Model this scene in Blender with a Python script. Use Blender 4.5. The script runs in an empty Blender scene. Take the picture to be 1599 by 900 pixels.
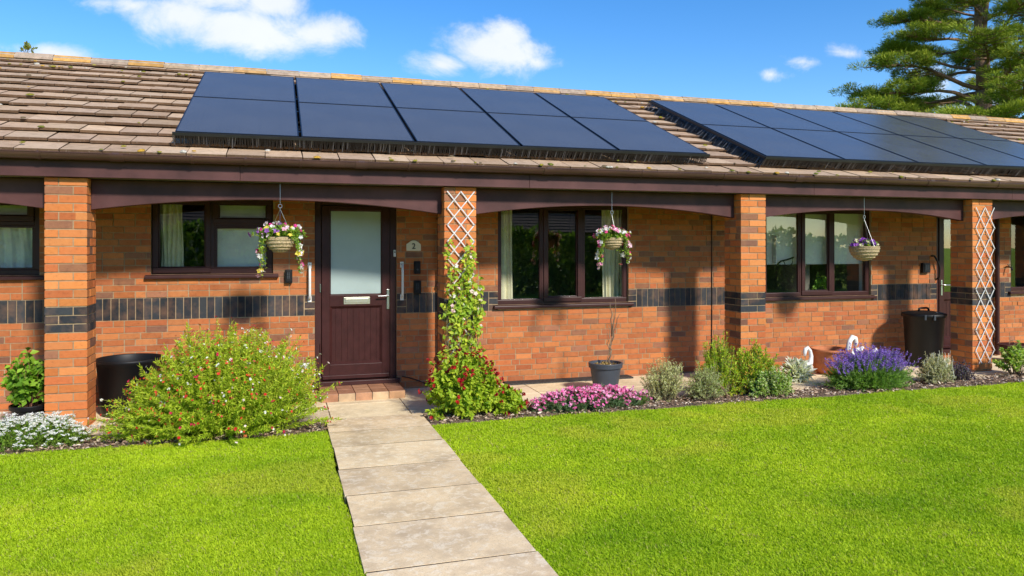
import bpy, math, random
import numpy as np
from mathutils import Vector, Matrix

random.seed(7)
rng = np.random.default_rng(11)
S = bpy.context.scene
C = S.collection
PI = math.pi

# ------------------------------------------------------------------ camera
E = 1.60                      # eye height
FOC, HOR = 1170.0, 385.0      # focal length and horizon, in photograph pixels (1599 wide)
YAW = math.radians(17.2)
CA, SA = math.cos(YAW), math.sin(YAW)
cam_d = bpy.data.cameras.new('camera')
cam = bpy.data.objects.new('camera', cam_d)
C.objects.link(cam)
cam.location = (0, 0, E)
cam.rotation_euler = (PI / 2, 0, -YAW)
cam_d.sensor_width = 36
cam_d.lens = 36 * FOC / 1599
cam_d.shift_y = -(450 - HOR) / 1599
cam_d.clip_end = 3000
S.camera = cam


def at(px, py, Y):
    """world point on the plane at depth Y"""
    u = (px - 800) / FOC
    zc = Y / (CA - u * SA)
    return Vector((zc * (u * CA + SA), Y, E - (py - HOR) / FOC * zc))


def ax(px, Y):
    return at(px, 385, Y).x


# ------------------------------------------------------------------ helpers
def tag(o, label=None, cat=None, group=None, kind=None):
    if label: o['label'] = label
    if cat: o['category'] = cat
    if group: o['group'] = group
    if kind: o['kind'] = kind
    return o


def empty(name, loc, label=None, cat=None, group=None, rz=0):
    o = bpy.data.objects.new(name, None)
    C.objects.link(o)
    o.empty_display_size = .1
    o.location = loc
    o.rotation_euler = (0, 0, rz)
    tag(o, label, cat, group)
    return o


def link_mesh(name, me, parent=None, smooth=False, bevel=0):
    o = bpy.data.objects.new(name, me)
    C.objects.link(o)
    if parent is not None:
        o.parent = parent
    if smooth:
        me.polygons.foreach_set('use_smooth', np.ones(len(me.polygons), dtype=bool))
    if bevel:
        b = o.modifiers.new('bevel', 'BEVEL')
        b.width = bevel
        b.segments = 2
        b.limit_method = 'ANGLE'
        b.harden_normals = False
    return o


class MB:
    """collects shapes; build() links them as one mesh object"""

    def __init__(s):
        s.v, s.f, s.m, s.c = [], [], [], []
        s.mi = 0
        s.col = (1, 1, 1)

    def face(s, idx):
        s.f.append(idx); s.m.append(s.mi); s.c.append(s.col)

    def box(s, x0, x1, y0, y1, z0, z1, M=None, skip=()):
        b = len(s.v)
        P = [(x0, y0, z0), (x1, y0, z0), (x1, y1, z0), (x0, y1, z0), (x0, y0, z1), (x1, y0, z1), (x1, y1, z1), (x0, y1, z1)]
        if M is not None: P = [tuple(M @ Vector(p)) for p in P]
        s.v += P
        F = {'b': (0, 3, 2, 1), 't': (4, 5, 6, 7), 'f': (0, 1, 5, 4), 'k': (2, 3, 7, 6), 'l': (3, 0, 4, 7), 'r': (1, 2, 6, 5)}
        for k, q in F.items():
            if k not in skip: s.face([b + i for i in q])

    def tube(s, pts, rad, n=6, cap=True):
        pts = [Vector(p) for p in pts]
        if not hasattr(rad, '__len__'): rad = [rad] * len(pts)
        rings = []
        t0 = (pts[1] - pts[0]).normalized()
        ref = Vector((0, 0, 1)) if abs(t0.z) < .9 else Vector((1, 0, 0))
        for i, p in enumerate(pts):
            t = (pts[min(i + 1, len(pts) - 1)] - pts[max(i - 1, 0)]).normalized()
            a = t.cross(ref)
            if a.length < 1e-4: a = t.cross(Vector((0, 1, 0)))
            a.normalize()
            b = t.cross(a)
            ref = a.cross(t)
            base = len(s.v)
            for k in range(n):
                w = 2 * PI * k / n
                s.v.append(tuple(p + (a * math.cos(w) + b * math.sin(w)) * rad[i]))
            rings.append(base)
        for i in range(len(rings) - 1):
            for k in range(n):
                s.face([rings[i] + k, rings[i] + (k + 1) % n, rings[i + 1] + (k + 1) % n, rings[i + 1] + k])
        if cap:
            s.face([rings[0] + k for k in range(n)][::-1])
            s.face([rings[-1] + k for k in range(n)])

    def lathe(s, prof, n=32, c=(0, 0, 0)):
        rings = []
        for r, z in prof:
            b = len(s.v)
            for k in range(n):
                w = 2 * PI * k / n
                s.v.append((c[0] + r * math.cos(w), c[1] + r * math.sin(w), c[2] + z))
            rings.append(b)
        for i in range(len(rings) - 1):
            for k in range(n):
                s.face([rings[i] + k, rings[i] + (k + 1) % n, rings[i + 1] + (k + 1) % n, rings[i + 1] + k])

    def disc(s, r, z, n=32, c=(0, 0)):
        b = len(s.v)
        s.v += [(c[0] + r * math.cos(2 * PI * k / n), c[1] + r * math.sin(2 * PI * k / n), z) for k in range(n)]
        s.face(list(range(b, b + n)))

    def prism(s, poly, y0, y1):
        """poly of (x, z), extruded along y"""
        n = len(poly)
        b = len(s.v)
        s.v += [(x, y0, z) for x, z in poly] + [(x, y1, z) for x, z in poly]
        s.face([b + i for i in range(n)])
        s.face([b + n + i for i in range(n)][::-1])
        for i in range(n):
            j = (i + 1) % n
            s.face([b + i, b + n + i, b + n + j, b + j])

    def build(s, name, mats, parent=None, smooth=False, bevel=0, origin=None):
        me = bpy.data.meshes.new(name)
        V = s.v
        if origin is not None:
            V = [(x - origin[0], y - origin[1], z - origin[2]) for x, y, z in V]
        me.from_pydata(V, [], s.f)
        if not isinstance(mats, (list, tuple)): mats = [mats]
        for m in mats: me.materials.append(m)
        me.polygons.foreach_set('material_index', np.array(s.m, dtype=np.int32))
        at_ = me.attributes.new('tint', 'FLOAT_COLOR', 'FACE')
        col = np.ones((len(s.f), 4), dtype=np.float32)
        col[:, :3] = np.array(s.c, dtype=np.float32)
        at_.data.foreach_set('color', col.ravel())
        me.update()
        o = link_mesh(name, me, parent, smooth, bevel)
        if origin is not None: o.location = origin
        return o


def mesh_np(name, V, F, tint, mat, parent=None, smooth=False):
    V = np.asarray(V, dtype=np.float32); F = np.asarray(F, dtype=np.int32)
    me = bpy.data.meshes.new(name)
    nf, k = F.shape
    me.vertices.add(len(V)); me.vertices.foreach_set('co', V.ravel())
    me.loops.add(nf * k); me.loops.foreach_set('vertex_index', F.ravel())
    me.polygons.add(nf); me.polygons.foreach_set('loop_start', np.arange(0, nf * k, k, dtype=np.int32))
    me.update(calc_edges=True)
    me.materials.append(mat)
    a = me.attributes.new('tint', 'FLOAT_COLOR', 'FACE')
    col = np.ones((nf, 4), dtype=np.float32); col[:, :3] = tint
    a.data.foreach_set('color', col.ravel())
    return link_mesh(name, me, parent, smooth)


def norm(a):
    return a / np.maximum(np.linalg.norm(a, axis=1, keepdims=True), 1e-6)


def rand_dirs(n):
    return norm(rng.normal(size=(n, 3)))


def pick(pal, n, jit=.12):
    """n colours from a palette, with brightness jitter"""
    pal = np.array(pal, dtype=np.float32)
    c = pal[rng.integers(0, len(pal), n)]
    return np.clip(c * (1 + rng.normal(0, jit, (n, 1))), .002, 1)


def leaf_geo(P, D, L, W, bend=.15, up=None):
    """folded four-point leaves: arrays of verts and triangles"""
    n = len(P)
    L = np.broadcast_to(np.asarray(L, dtype=np.float32), (n,))[:, None]
    W = np.broadcast_to(np.asarray(W, dtype=np.float32), (n,))[:, None]
    D = norm(D)
    side = norm(np.cross(D, rand_dirs(n) if up is None else norm(up + .45 * rng.normal(size=(n, 3)))))
    nor = np.cross(side, D)
    V = np.empty((n, 4, 3), dtype=np.float32)
    V[:, 0] = P
    V[:, 1] = P + D * L * .45 + side * W * .5 + nor * W * .18
    V[:, 2] = P + D * L - nor * L * bend
    V[:, 3] = P + D * L * .45 - side * W * .5 + nor * W * .18
    b = (np.arange(n) * 4)[:, None]
    F = np.concatenate([b + np.array([[0, 3, 2]]), b + np.array([[0, 2, 1]])], axis=1).reshape(-1, 3)
    return V.reshape(-1, 3), F


def leaves(name, P, D, L, W, tint, mat, parent=None, bend=.15, up=None):
    V, F = leaf_geo(P, D, L, W, bend, up)
    return mesh_np(name, V, F, np.repeat(tint, 2, axis=0), mat, parent)


def blooms(name, P, N, R, tint, mat, parent=None, petals=5, cup=.35):
    n = len(P)
    N = norm(N)
    a = norm(np.cross(N, rand_dirs(n))); b = np.cross(N, a)
    R = np.broadcast_to(np.asarray(R, dtype=np.float32), (n,))
    PP, DD, TT, RR = [], [], [], []
    ph = rng.random(n) * 6.28
    for k in range(petals):
        w = (ph + 2 * PI * k / petals)[:, None]
        PP.append(P); DD.append(a * np.cos(w) + b * np.sin(w) + N * cup); TT.append(tint); RR.append(R)
    PP, DD, TT, RR = map(np.concatenate, (PP, DD, TT, RR))
    return leaves(name, PP, DD, RR, RR * 1.0, TT, mat, parent, bend=.1, up=np.concatenate([N] * petals))


def bloom_parts(P, N, R, tint, mat, parent, petals=5, cup=.3):
    for k in range(len(P)):
        blooms('flower', P[k:k + 1], N[k:k + 1], R[k:k + 1], tint[k:k + 1], mat, parent, petals, cup)


def grow(n, rx, ry, h, spread=.35, inner=0.0, zmin=.05, pts=7, power=.5, dome=1.0):
    """n stem curves from a small base area to a dome: array (n, pts, 3)"""
    az = rng.random(n) * 2 * PI
    r = rng.random(n) ** power
    top = np.sqrt(np.clip(1 - r ** 2.2, 0, 1)) * dome + (1 - dome)
    fill = 1 - inner * rng.random(n)
    tip = np.stack([np.cos(az) * r * rx * fill, np.sin(az) * r * ry * fill,
                    np.maximum(top * h * fill, zmin * h)], 1)
    tip *= (1 + rng.normal(0, .06, (n, 1)))
    base = tip * [spread, spread, 0] + rng.normal(0, .02, (n, 3)) * [1, 1, 0]
    t = np.linspace(0, 1, pts)[None, :, None]
    mid = base * .45 + tip * .55 + np.array([0, 0, 1]) * (.16 * h) * rng.random((n, 1))
    cur = (1 - t) ** 2 * base[:, None] + 2 * t * (1 - t) * mid[:, None] + t ** 2 * tip[:, None]
    cur = cur + rng.normal(0, .006, cur.shape) * t
    return cur.astype(np.float32)


def stem_mesh(name, cur, r0, r1, tint, mat, parent=None):
    """three-sided tapered stems"""
    n, k, _ = cur.shape
    T = np.gradient(cur, axis=1)
    T /= np.maximum(np.linalg.norm(T, axis=2, keepdims=True), 1e-6)
    ref = rand_dirs(n)[:, None, :]
    A = np.cross(T, ref); A /= np.maximum(np.linalg.norm(A, axis=2, keepdims=True), 1e-6)
    B = np.cross(T, A)
    rad = np.linspace(r0, r1, k)[None, :, None]
    V = np.stack([cur + (A * math.cos(w) + B * math.sin(w)) * rad for w in (0, 2.094, 4.189)], 2)
    idx = np.arange(n * k * 3).reshape(n, k, 3)
    F = []
    for s_ in range(3):
        q = (s_ + 1) % 3
        F.append(np.stack([idx[:, :-1, s_], idx[:, :-1, q], idx[:, 1:, q], idx[:, 1:, s_]], -1).reshape(-1, 4))
    F = np.concatenate(F)
    tt = np.tile(np.array(tint, dtype=np.float32), (len(F), 1)) if np.ndim(tint) == 1 else tint
    return mesh_np(name, V.reshape(-1, 3), F, tt, mat, parent)


def on_stems(cur, per, t0=.25, t1=1.0):
    """per points along every stem, with tangents"""
    n, k, _ = cur.shape
    t = t0 + (t1 - t0) * rng.random((n, per))
    x = t * (k - 1); i = np.clip(x.astype(int), 0, k - 2); f = (x - i)[..., None]
    r = np.arange(n)[:, None]
    P = cur[r, i] * (1 - f) + cur[r, i + 1] * f
    T = cur[r, i + 1] - cur[r, i]
    return P.reshape(-1, 3), norm(T.reshape(-1, 3))


def vnoise(x, y, seed=0):
    """smooth value noise in [0,1]"""
    xi, yi = np.floor(x).astype(np.int64), np.floor(y).astype(np.int64)
    fx, fy = x - xi, y - yi
    fx, fy = fx * fx * (3 - 2 * fx), fy * fy * (3 - 2 * fy)

    def hsh(a, b):
        h = (a * 374761393 + b * 668265263 + seed * 974711) & 0x7fffffff
        h = ((h ^ (h >> 13)) * 1274126177) & 0x7fffffff
        return ((h ^ (h >> 16)) & 0xffff) / 65535.0
    return (hsh(xi, yi) * (1 - fx) + hsh(xi + 1, yi) * fx) * (1 - fy) + (hsh(xi, yi + 1) * (1 - fx) + hsh(xi + 1, yi + 1) * fx) * fy


# ------------------------------------------------------------------ materials
class NT:
    def __init__(s, name):
        s.mat = bpy.data.materials.new(name); s.mat.use_nodes = True
        s.t = s.mat.node_tree; s.t.nodes.clear()
        s.out = s.n('ShaderNodeOutputMaterial')

    def n(s, typ, **kw):
        nd = s.t.nodes.new(typ)
        for k, v in kw.items():
            if k in nd.inputs: nd.inputs[k].default_value = v
            else: setattr(nd, k, v)
        return nd

    def l(s, a, b):
        s.t.links.new(a, b)

    def mix(s, fac, a, b, mode='MIX'):
        m = s.n('ShaderNodeMix', data_type='RGBA', blend_type=mode)
        for src, k in ((fac, 0), (a, 6), (b, 7)):
            if hasattr(src, 'links') or hasattr(src, 'is_linked'): s.l(src, m.inputs[k])
            elif k == 0: m.inputs[0].default_value = src
            else: m.inputs[k].default_value = (*src, 1) if len(src) == 3 else src
        return m.outputs[2]

    def ramp(s, fac, stops):
        r = s.n('ShaderNodeValToRGB')
        e = r.color_ramp.elements
        while len(e) < len(stops): e.new(.5)
        for i, (p, c) in enumerate(stops):
            e[i].position = p; e[i].color = (c, c, c, 1) if not hasattr(c, '__len__') else (*c, 1)
        s.l(fac, r.inputs[0])
        return r.outputs[0]

    def noise(s, scale, detail=4, rough=.55, vec=None, dist=0):
        nn = s.n('ShaderNodeTexNoise', Scale=scale, Detail=detail, Roughness=rough, Distortion=dist)
        if vec is None:
            vec = s.n('ShaderNodeTexCoord').outputs['Object']
        s.l(vec, nn.inputs['Vector'])
        return nn.outputs['Fac']


def simple(name, col, rough=.5, spec=.5, metal=0, var=.15, vscale=6, bump=0, bscale=80, tint=False, coat=0):
    """one colour with mottling; tint=True multiplies by the mesh's own per-face colour"""
    N = NT(name)
    p = N.n('ShaderNodeBsdfPrincipled', Roughness=rough, Metallic=metal)
    p.inputs['Specular IOR Level'].default_value = spec
    p.inputs['Coat Weight'].default_value = coat
    nz = N.noise(vscale, 6)
    f = N.ramp(nz, [(.3, 1 - var), (.7, 1 + var)])
    c = N.mix(1, (col[0], col[1], col[2], 1), f, 'MULTIPLY')
    if tint:
        a = N.n('ShaderNodeAttribute', attribute_name='tint')
        c = N.mix(1, c, a.outputs['Color'], 'MULTIPLY')
    N.l(c, p.inputs['Base Color'])
    if bump:
        b = N.n('ShaderNodeBump', Strength=bump, Distance=.01)
        N.l(N.noise(bscale, 5), b.inputs['Height'])
        N.l(b.outputs[0], p.inputs['Normal'])
    N.l(p.outputs[0], N.out.inputs[0])
    return N.mat


def leaf_mat(name, trans=.35, rough=.5, spec=.3):
    N = NT(name)
    a = N.n('ShaderNodeAttribute', attribute_name='tint').outputs['Color']
    p = N.n('ShaderNodeBsdfPrincipled', Roughness=rough)
    p.inputs['Specular IOR Level'].default_value = spec
    N.l(a, p.inputs['Base Color'])
    t = N.n('ShaderNodeBsdfTranslucent')
    N.l(N.mix(1, a, (1.15, 1.1, .6), 'MULTIPLY'), t.inputs[0])
    m = N.n('ShaderNodeMixShader', Fac=trans)
    N.l(p.outputs[0], m.inputs[1]); N.l(t.outputs[0], m.inputs[2]); N.l(m.outputs[0], N.out.inputs[0])
    return N.mat


def brick_mat():
    N = NT('brick')
    a = N.n('ShaderNodeAttribute', attribute_name='tint').outputs['Color']
    n1 = N.noise(28, 6, .65)
    n2 = N.noise(7, 3)
    c = N.mix(N.ramp(n1, [(.35, 0.0), (.72, .55)]), a, N.mix(1, a, (1.3, 1.32, 1.2), 'MULTIPLY'))
    c = N.mix(N.ramp(n1, [(.25, .55), (.42, 0)]), c, N.mix(1, c, (.45, .42, .45), 'MULTIPLY'))
    c = N.mix(N.ramp(n2, [(.45, 0), (.8, .28)]), c, (.46, .21, .09))
    p = N.n('ShaderNodeBsdfPrincipled', Roughness=.85)
    p.inputs['Specular IOR Level'].default_value = .25
    N.l(c, p.inputs['Base Color'])
    b = N.n('ShaderNodeBump', Strength=.55, Distance=.006)
    N.l(N.noise(90, 6, .7), b.inputs['Height']); N.l(b.outputs[0], p.inputs['Normal'])
    N.l(p.outputs[0], N.out.inputs[0])
    return N.mat


def tile_mat():
    N = NT('roof_tile')
    a = N.n('ShaderNodeAttribute', attribute_name='tint').outputs['Color']
    n1 = N.noise(11, 8, .7)
    n2 = N.noise(45, 6, .7)
    c = N.mix(N.ramp(n1, [(.32, .55), (.55, 0)]), a, N.mix(1, a, (.5, .48, .45), 'MULTIPLY'))
    c = N.mix(N.ramp(n2, [(.58, 0), (.72, .6)]), c, (.46, .38, .30))          # pale lichen specks
    n3 = N.noise(2.6, 6, .7)
    c = N.mix(N.ramp(n3, [(.62, 0), (.74, .65)]), c, (.34, .24, .10))          # ochre lichen
    p = N.n('ShaderNodeBsdfPrincipled', Roughness=.9)
    p.inputs['Specular IOR Level'].default_value = .2
    N.l(c, p.inputs['Base Color'])
    b = N.n('ShaderNodeBump', Strength=.8, Distance=.008)
    N.l(n2, b.inputs['Height']); N.l(b.outputs[0], p.inputs['Normal'])
    N.l(p.outputs[0], N.out.inputs[0])
    return N.mat


def slab_mat(name, base, dark, light):
    N = NT(name)
    a = N.n('ShaderNodeAttribute', attribute_name='tint').outputs['Color']
    n1 = N.noise(2.4, 8, .65)
    n2 = N.noise(16, 8, .7, dist=.6)
    n3 = N.noise(140, 3)
    c = N.mix(N.ramp(n1, [(.36, 1), (.56, 0)]), base, dark)
    c = N.mix(N.ramp(n2, [(.50, 0), (.60, .6)]), c, light)
    c = N.mix(N.ramp(n2, [(.30, .45), (.42, 0)]), c, dark)
    c = N.mix(N.ramp(n3, [(.3, .6), (.52, 0)]), c, dark)
    n4 = N.noise(5.5, 5, .6, dist=1.4)
    c = N.mix(N.ramp(n4, [(.64, 0), (.69, .4)]), c, light)
    c = N.mix(1, c, a, 'MULTIPLY')
    p = N.n('ShaderNodeBsdfPrincipled', Roughness=.9)
    p.inputs['Specular IOR Level'].default_value = .2
    N.l(c, p.inputs['Base Color'])
    b = N.n('ShaderNodeBump', Strength=.5, Distance=.006)
    N.l(n2, b.inputs['Height'])
    b2 = N.n('ShaderNodeBump', Strength=.35, Distance=.003)
    N.l(n3, b2.inputs['Height']); N.l(b.outputs[0], b2.inputs['Normal'])
    N.l(b2.outputs[0], p.inputs['Normal'])
    N.l(p.outputs[0], N.out.inputs[0])
    return N.mat


def glass_mat(name, r0=.17, tint=(.92, .94, .91)):
    N = NT(name)
    g_ = N.n('ShaderNodeNewGeometry')
    d = N.n('ShaderNodeVectorMath', operation='DOT_PRODUCT')
    N.l(g_.outputs['Normal'], d.inputs[0]); N.l(g_.outputs['Incoming'], d.inputs[1])

    def m_(opn, a, b=None):
        q = N.n('ShaderNodeMath', operation=opn)
        for k, v in enumerate((a, b)):
            if v is None: continue
            if isinstance(v, (int, float)): q.inputs[k].default_value = v
            else: N.l(v, q.inputs[k])
        return q.outputs[0]
    c = m_('ABSOLUTE', d.outputs['Value'])
    f = m_('ADD', m_('MULTIPLY', m_('POWER', m_('SUBTRACT', 1.0, c), 5.0), 1 - r0), r0)
    t = N.n('ShaderNodeBsdfTransparent'); t.inputs[0].default_value = (*tint, 1)
    g = N.n('ShaderNodeBsdfGlossy', Roughness=.0)
    b = N.n('ShaderNodeBump', Strength=.02, Distance=.01)
    N.l(N.noise(1.7, 1), b.inputs['Height']); N.l(b.outputs[0], g.inputs['Normal'])
    m = N.n('ShaderNodeMixShader')
    N.l(f, m.inputs[0]); N.l(t.outputs[0], m.inputs[1]); N.l(g.outputs[0], m.inputs[2])
    N.l(m.outputs[0], N.out.inputs[0])
    return N.mat


def grass_ground_mat():
    N = NT('lawn_ground')
    n1 = N.noise(1.3, 6, .6); n2 = N.noise(60, 5, .7)
    c = N.mix(N.ramp(n1, [(.35, 0), (.65, 1)]), (.28, .42, .012), (.42, .54, .02))
    c = N.mix(N.ramp(n2, [(.35, .7), (.6, 0)]), c, (.20, .32, .010))
    p = N.n('ShaderNodeBsdfPrincipled', Roughness=.95)
    p.inputs['Specular IOR Level'].default_value = .1
    N.l(c, p.inputs['Base Color'])
    b = N.n('ShaderNodeBump', Strength=.8, Distance=.02)
    N.l(n2, b.inputs['Height']); N.l(b.outputs[0], p.inputs['Normal'])
    N.l(p.outputs[0], N.out.inputs[0])
    return N.mat


def soil_mat():
    N = NT('soil')
    n1 = N.noise(9, 6, .7); n2 = N.noise(70, 6, .7)
    c = N.mix(N.ramp(n2, [(.35, 0), (.65, 1)]), (.085, .055, .035), (.31, .20, .125))
    c = N.mix(N.ramp(n1, [(.5, 0), (.75, .6)]), c, (.16, .11, .075))
    p = N.n('ShaderNodeBsdfPrincipled', Roughness=.95)
    N.l(c, p.inputs['Base Color'])
    b = N.n('ShaderNodeBump', Strength=1, Distance=.03)
    N.l(n2, b.inputs['Height']); N.l(b.outputs[0], p.inputs['Normal'])
    N.l(p.outputs[0], N.out.inputs[0])
    return N.mat


def solar_mat():
    N = NT('solar_glass')
    n1 = N.noise(1.2, 5, .6)
    c = N.mix(N.ramp(n1, [(.35, 0), (.7, 1)]), (.074, .076, .083), (.090, .092, .099))
    # faint cell lines
    tc = N.n('ShaderNodeTexCoord')
    sep = N.n('ShaderNodeSeparateXYZ'); N.l(tc.outputs['Object'], sep.inputs[0])
    for k, pitch in ((0, .182), (1, .0925)):
        mu = N.n('ShaderNodeMath', operation='MULTIPLY'); N.l(sep.outputs[k], mu.inputs[0]); mu.inputs[1].default_value = 1 / pitch
        fr = N.n('ShaderNodeMath', operation='FRACT'); N.l(mu.outputs[0], fr.inputs[0])
        lt = N.n('ShaderNodeMath', operation='LESS_THAN'); N.l(fr.outputs[0], lt.inputs[0]); lt.inputs[1].default_value = .03
        sc = N.n('ShaderNodeMath', operation='MULTIPLY'); N.l(lt.outputs[0], sc.inputs[0]); sc.inputs[1].default_value = .18
        c = N.mix(sc.outputs[0], c, (.03, .035, .045))
    p = N.n('ShaderNodeBsdfPrincipled', Roughness=.13)
    p.inputs['Specular IOR Level'].default_value = .24
    N.l(c, p.inputs['Base Color'])
    r = N.ramp(N.noise(3.2, 6, .6), [(.3, .13), (.75, .24)])
    N.l(r, p.inputs['Roughness'])
    N.l(p.outputs[0], N.out.inputs[0])
    return N.mat


def bark_mat():
    N = NT('bark')
    n1 = N.noise(14, 6, .7)
    c = N.mix(N.ramp(n1, [(.3, 0), (.7, 1)]), (.10, .055, .032), (.34, .20, .12))
    p = N.n('ShaderNodeBsdfPrincipled', Roughness=.95)
    N.l(c, p.inputs['Base Color'])
    b = N.n('ShaderNodeBump', Strength=1, Distance=.05)
    N.l(n1, b.inputs['Height']); N.l(b.outputs[0], p.inputs['Normal'])
    N.l(p.outputs[0], N.out.inputs[0])
    return N.mat


M = dict(
    brick=brick_mat(), tile=tile_mat(),
    mortar=simple('mortar', (.36, .255, .15), .95, .1, var=.2, vscale=14, bump=.5),
    path=slab_mat('path_slab', (.88, .66, .38), (.58, .43, .255), (.96, .82, .58)),
    paving=slab_mat('apron_slab', (.84, .67, .43), (.60, .47, .29), (.90, .76, .54)),
    pvc=simple('brown_frame', (.046, .015, .013), .42, .3, var=.15, vscale=9),
    door=simple('brown_door', (.044, .0135, .0125), .36, .25, var=.2, vscale=11),
    fascia=simple('brown_board', (.080, .031, .028), .55, .25, var=.34, vscale=3, bump=.1, bscale=20),
    gutter=simple('brown_gutter', (.070, .032, .025), .3, .5, var=.2, vscale=4),
    black=simple('black_plastic', (.007, .007, .0078), .5, .3, var=.2),
    bird=simple('black_comb', (.016, .016, .017), .45, .4, var=.2, tint=True),
    greypot=simple('grey_plastic', (.055, .062, .072), .5, .4, var=.12, vscale=8),
    white=simple('white_plastic', (.72, .71, .68), .4, .5, var=.08),
    trellis=simple('white_lath', (.60, .58, .56), .55, .4, var=.15, vscale=18),
    cream=simple('cream_plaque', (.70, .62, .46), .6, .3, var=.08),
    metal=simple('steel', (.55, .55, .53), .3, .5, metal=1, var=.1),
    brass=simple('plate', (.62, .60, .48), .35, .5, metal=.9, var=.12),
    terracotta=simple('terracotta', (.46, .16, .065), .75, .2, var=.25, vscale=9),
    quarry=simple('quarry_tile', (.9, .9, .9), .55, .35, var=.25, vscale=10, tint=True),
    glass=glass_mat('window_glass'),
    frost=simple('frosted_glass', (.34, .42, .40), .32, .8, var=.08, vscale=3, bump=.1, bscale=200),
    solar=solar_mat(),
    alu=simple('black_alu', (.012, .012, .014), .35, .5),
    curtain=simple('curtain_cloth', (.84, .78, .55), .9, .1, var=.1),
    net=simple('net_cloth', (.86, .88, .86), .9, .1, var=.1),
    blind=simple('blind_cloth', (.86, .86, .76), .8, .1, var=.05),
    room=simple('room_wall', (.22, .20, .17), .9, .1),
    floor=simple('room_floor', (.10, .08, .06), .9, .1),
    soffit=simple('soffit_board', (.20, .17, .15), .6, .3),
    lawn=grass_ground_mat(), soil=soil_mat(), bark=bark_mat(),
    leaf=leaf_mat('leaf', .46), needle=leaf_mat('needle', .2, .6, .15), grass=leaf_mat('grass_blade', .42, .55, .2),
    petal=leaf_mat('petal', .3, .6, .2),
    stem=simple('stem', (1, 1, 1), .8, .2, tint=True),
    chip=simple('bark_chip', (1, 1, 1), .9, .1, tint=True),
    moss=simple('moss', (1, 1, 1), .95, .05, var=.3, vscale=60, tint=True, bump=1, bscale=120),
    wicker=simple('wicker', (.45, .34, .19), .85, .2, var=.4, vscale=60, bump=1, bscale=90),
    swan=simple('white_stone', (.72, .71, .67), .6, .3, var=.12, vscale=12),
    joint=simple('slab_joint', (.085, .062, .042), .95, .1, var=.4, vscale=30),
    dark=simple('dark_gravel', (.06, .055, .05), .95, .1, var=.5, vscale=60, bump=1, bscale=90),
    ivory=simple('ivory_ridge', (1, 1, 1), .9, .2, var=.25, vscale=14, tint=True, bump=.6),
    render=simple('far_render', (.25, .20, .16), .9, .1),
)

# ------------------------------------------------------------------ ground, lawn, path, paving, bed
YW = 8.40            # face of the brick wall
YP = 7.36            # front face of the pillars
YL = 6.62            # far edge of the lawn
YA = 7.06            # front edge of the paving
PX0, PX1 = .395, 1.275

g = MB(); g.box(-600, 600, -600, 600, -.4, -.07)
tag(g.build('ground', M['lawn']), kind='structure')

for x0, x1 in ((-14, PX0 - .015), (PX1 + .015, 24)):
    n = 40
    g = MB(); g.box(x0, x1, -6, YL, -.06, .0)
    tag(g.build('lawn', M['lawn']), kind='structure')

# path slabs
g = MB()
js = [7.05, 6.545, 6.05, 5.43, 4.85, 4.30, 3.68, 3.08, 2.48, 1.88, 1.28, .68, .08, -.52, -1.12, -1.72, -2.32, -2.92, -3.52]
for a, b in zip(js[:-1], js[1:]):
    k = random.uniform(.86, 1.08)
    g.col = (k, k * random.uniform(.98, 1.0), k * random.uniform(.95, 1.0))
    T = Matrix.Rotation(random.gauss(0, .004), 4, 'Z')
    c = Vector(((PX0 + PX1) / 2 + random.gauss(0, .004), (a + b) / 2, 0))
    hx, hy = (PX1 - PX0) / 2, (a - b) / 2 - .008
    tilt = Matrix.Translation(c) @ T @ Matrix.Rotation(random.uniform(-.0018, .0018), 4, 'X') @ Matrix.Rotation(random.uniform(-.0015, .0015), 4, 'Y')
    g.box(-hx, hx, -hy, hy, -.05, .0180 + random.uniform(-.0005, .0005), tilt)
path = g.build('path', M['path'])
tag(path, kind='structure')
g = MB(); g.box(PX0 + .004, PX1 - .004, -3.5, 7.04, -.058, .0160)
tag(g.build('path_joint', M['joint']), kind='structure')

# apron paving along the wall, big slabs
g = MB()
x = -9.0
while x < 20:
    w = random.choice((.9, .75, .6, .9))
    for y0, y1 in ((YA, 7.72), (7.72, YW - .01)):
        k = random.uniform(.92, 1.06)
        g.col = (k, k, k * random.uniform(.94, 1.02))
        g.box(x + .004, x + w - .004, y0 + .004, y1 - .004, -.06, .004 + random.gauss(0, .0012))
    x += w
tag(g.build('paving', M['paving'], bevel=.004), kind='structure')
g = MB(); g.box(-9, 20, YA + .01, YW - .02, -.065, -.004)
tag(g.build('paving_bed', M['soil']), kind='structure')
# dark gravel strip against the wall under the middle window
g = MB(); g.box(ax(790, 8.3), ax(985, 8.3), 8.22, YW - .004, -.01, .022)
tag(g.build('gravel_strip', M['dark']), kind='structure')

# flower bed: lumpy soil
def bed(x0, x1):
    nx, ny = int((x1 - x0) / .03), 18
    X, Yv = np.meshgrid(np.linspace(x0, x1, nx), np.linspace(YL - .03, YA + .01, ny), indexing='ij')
    Z = -.022 + .03 * vnoise(X * 7, Yv * 7, 3) + .022 * vnoise(X * 24, Yv * 24, 4)
    Z[:, 0] -= .03; Z[:, -1] -= .03
    V = np.stack([X, Yv, Z], -1).reshape(-1, 3)
    i = np.arange(nx * ny).reshape(nx, ny)
    F = np.stack([i[:-1, :-1], i[1:, :-1], i[1:, 1:], i[:-1, 1:]], -1).reshape(-1, 4)
    tag(mesh_np('flower_bed', V, F, np.ones((len(F), 3)), M['soil'], smooth=True), kind='structure')
bed(-9, PX0 - .01)
bed(PX1 + .01, 20)
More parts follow.
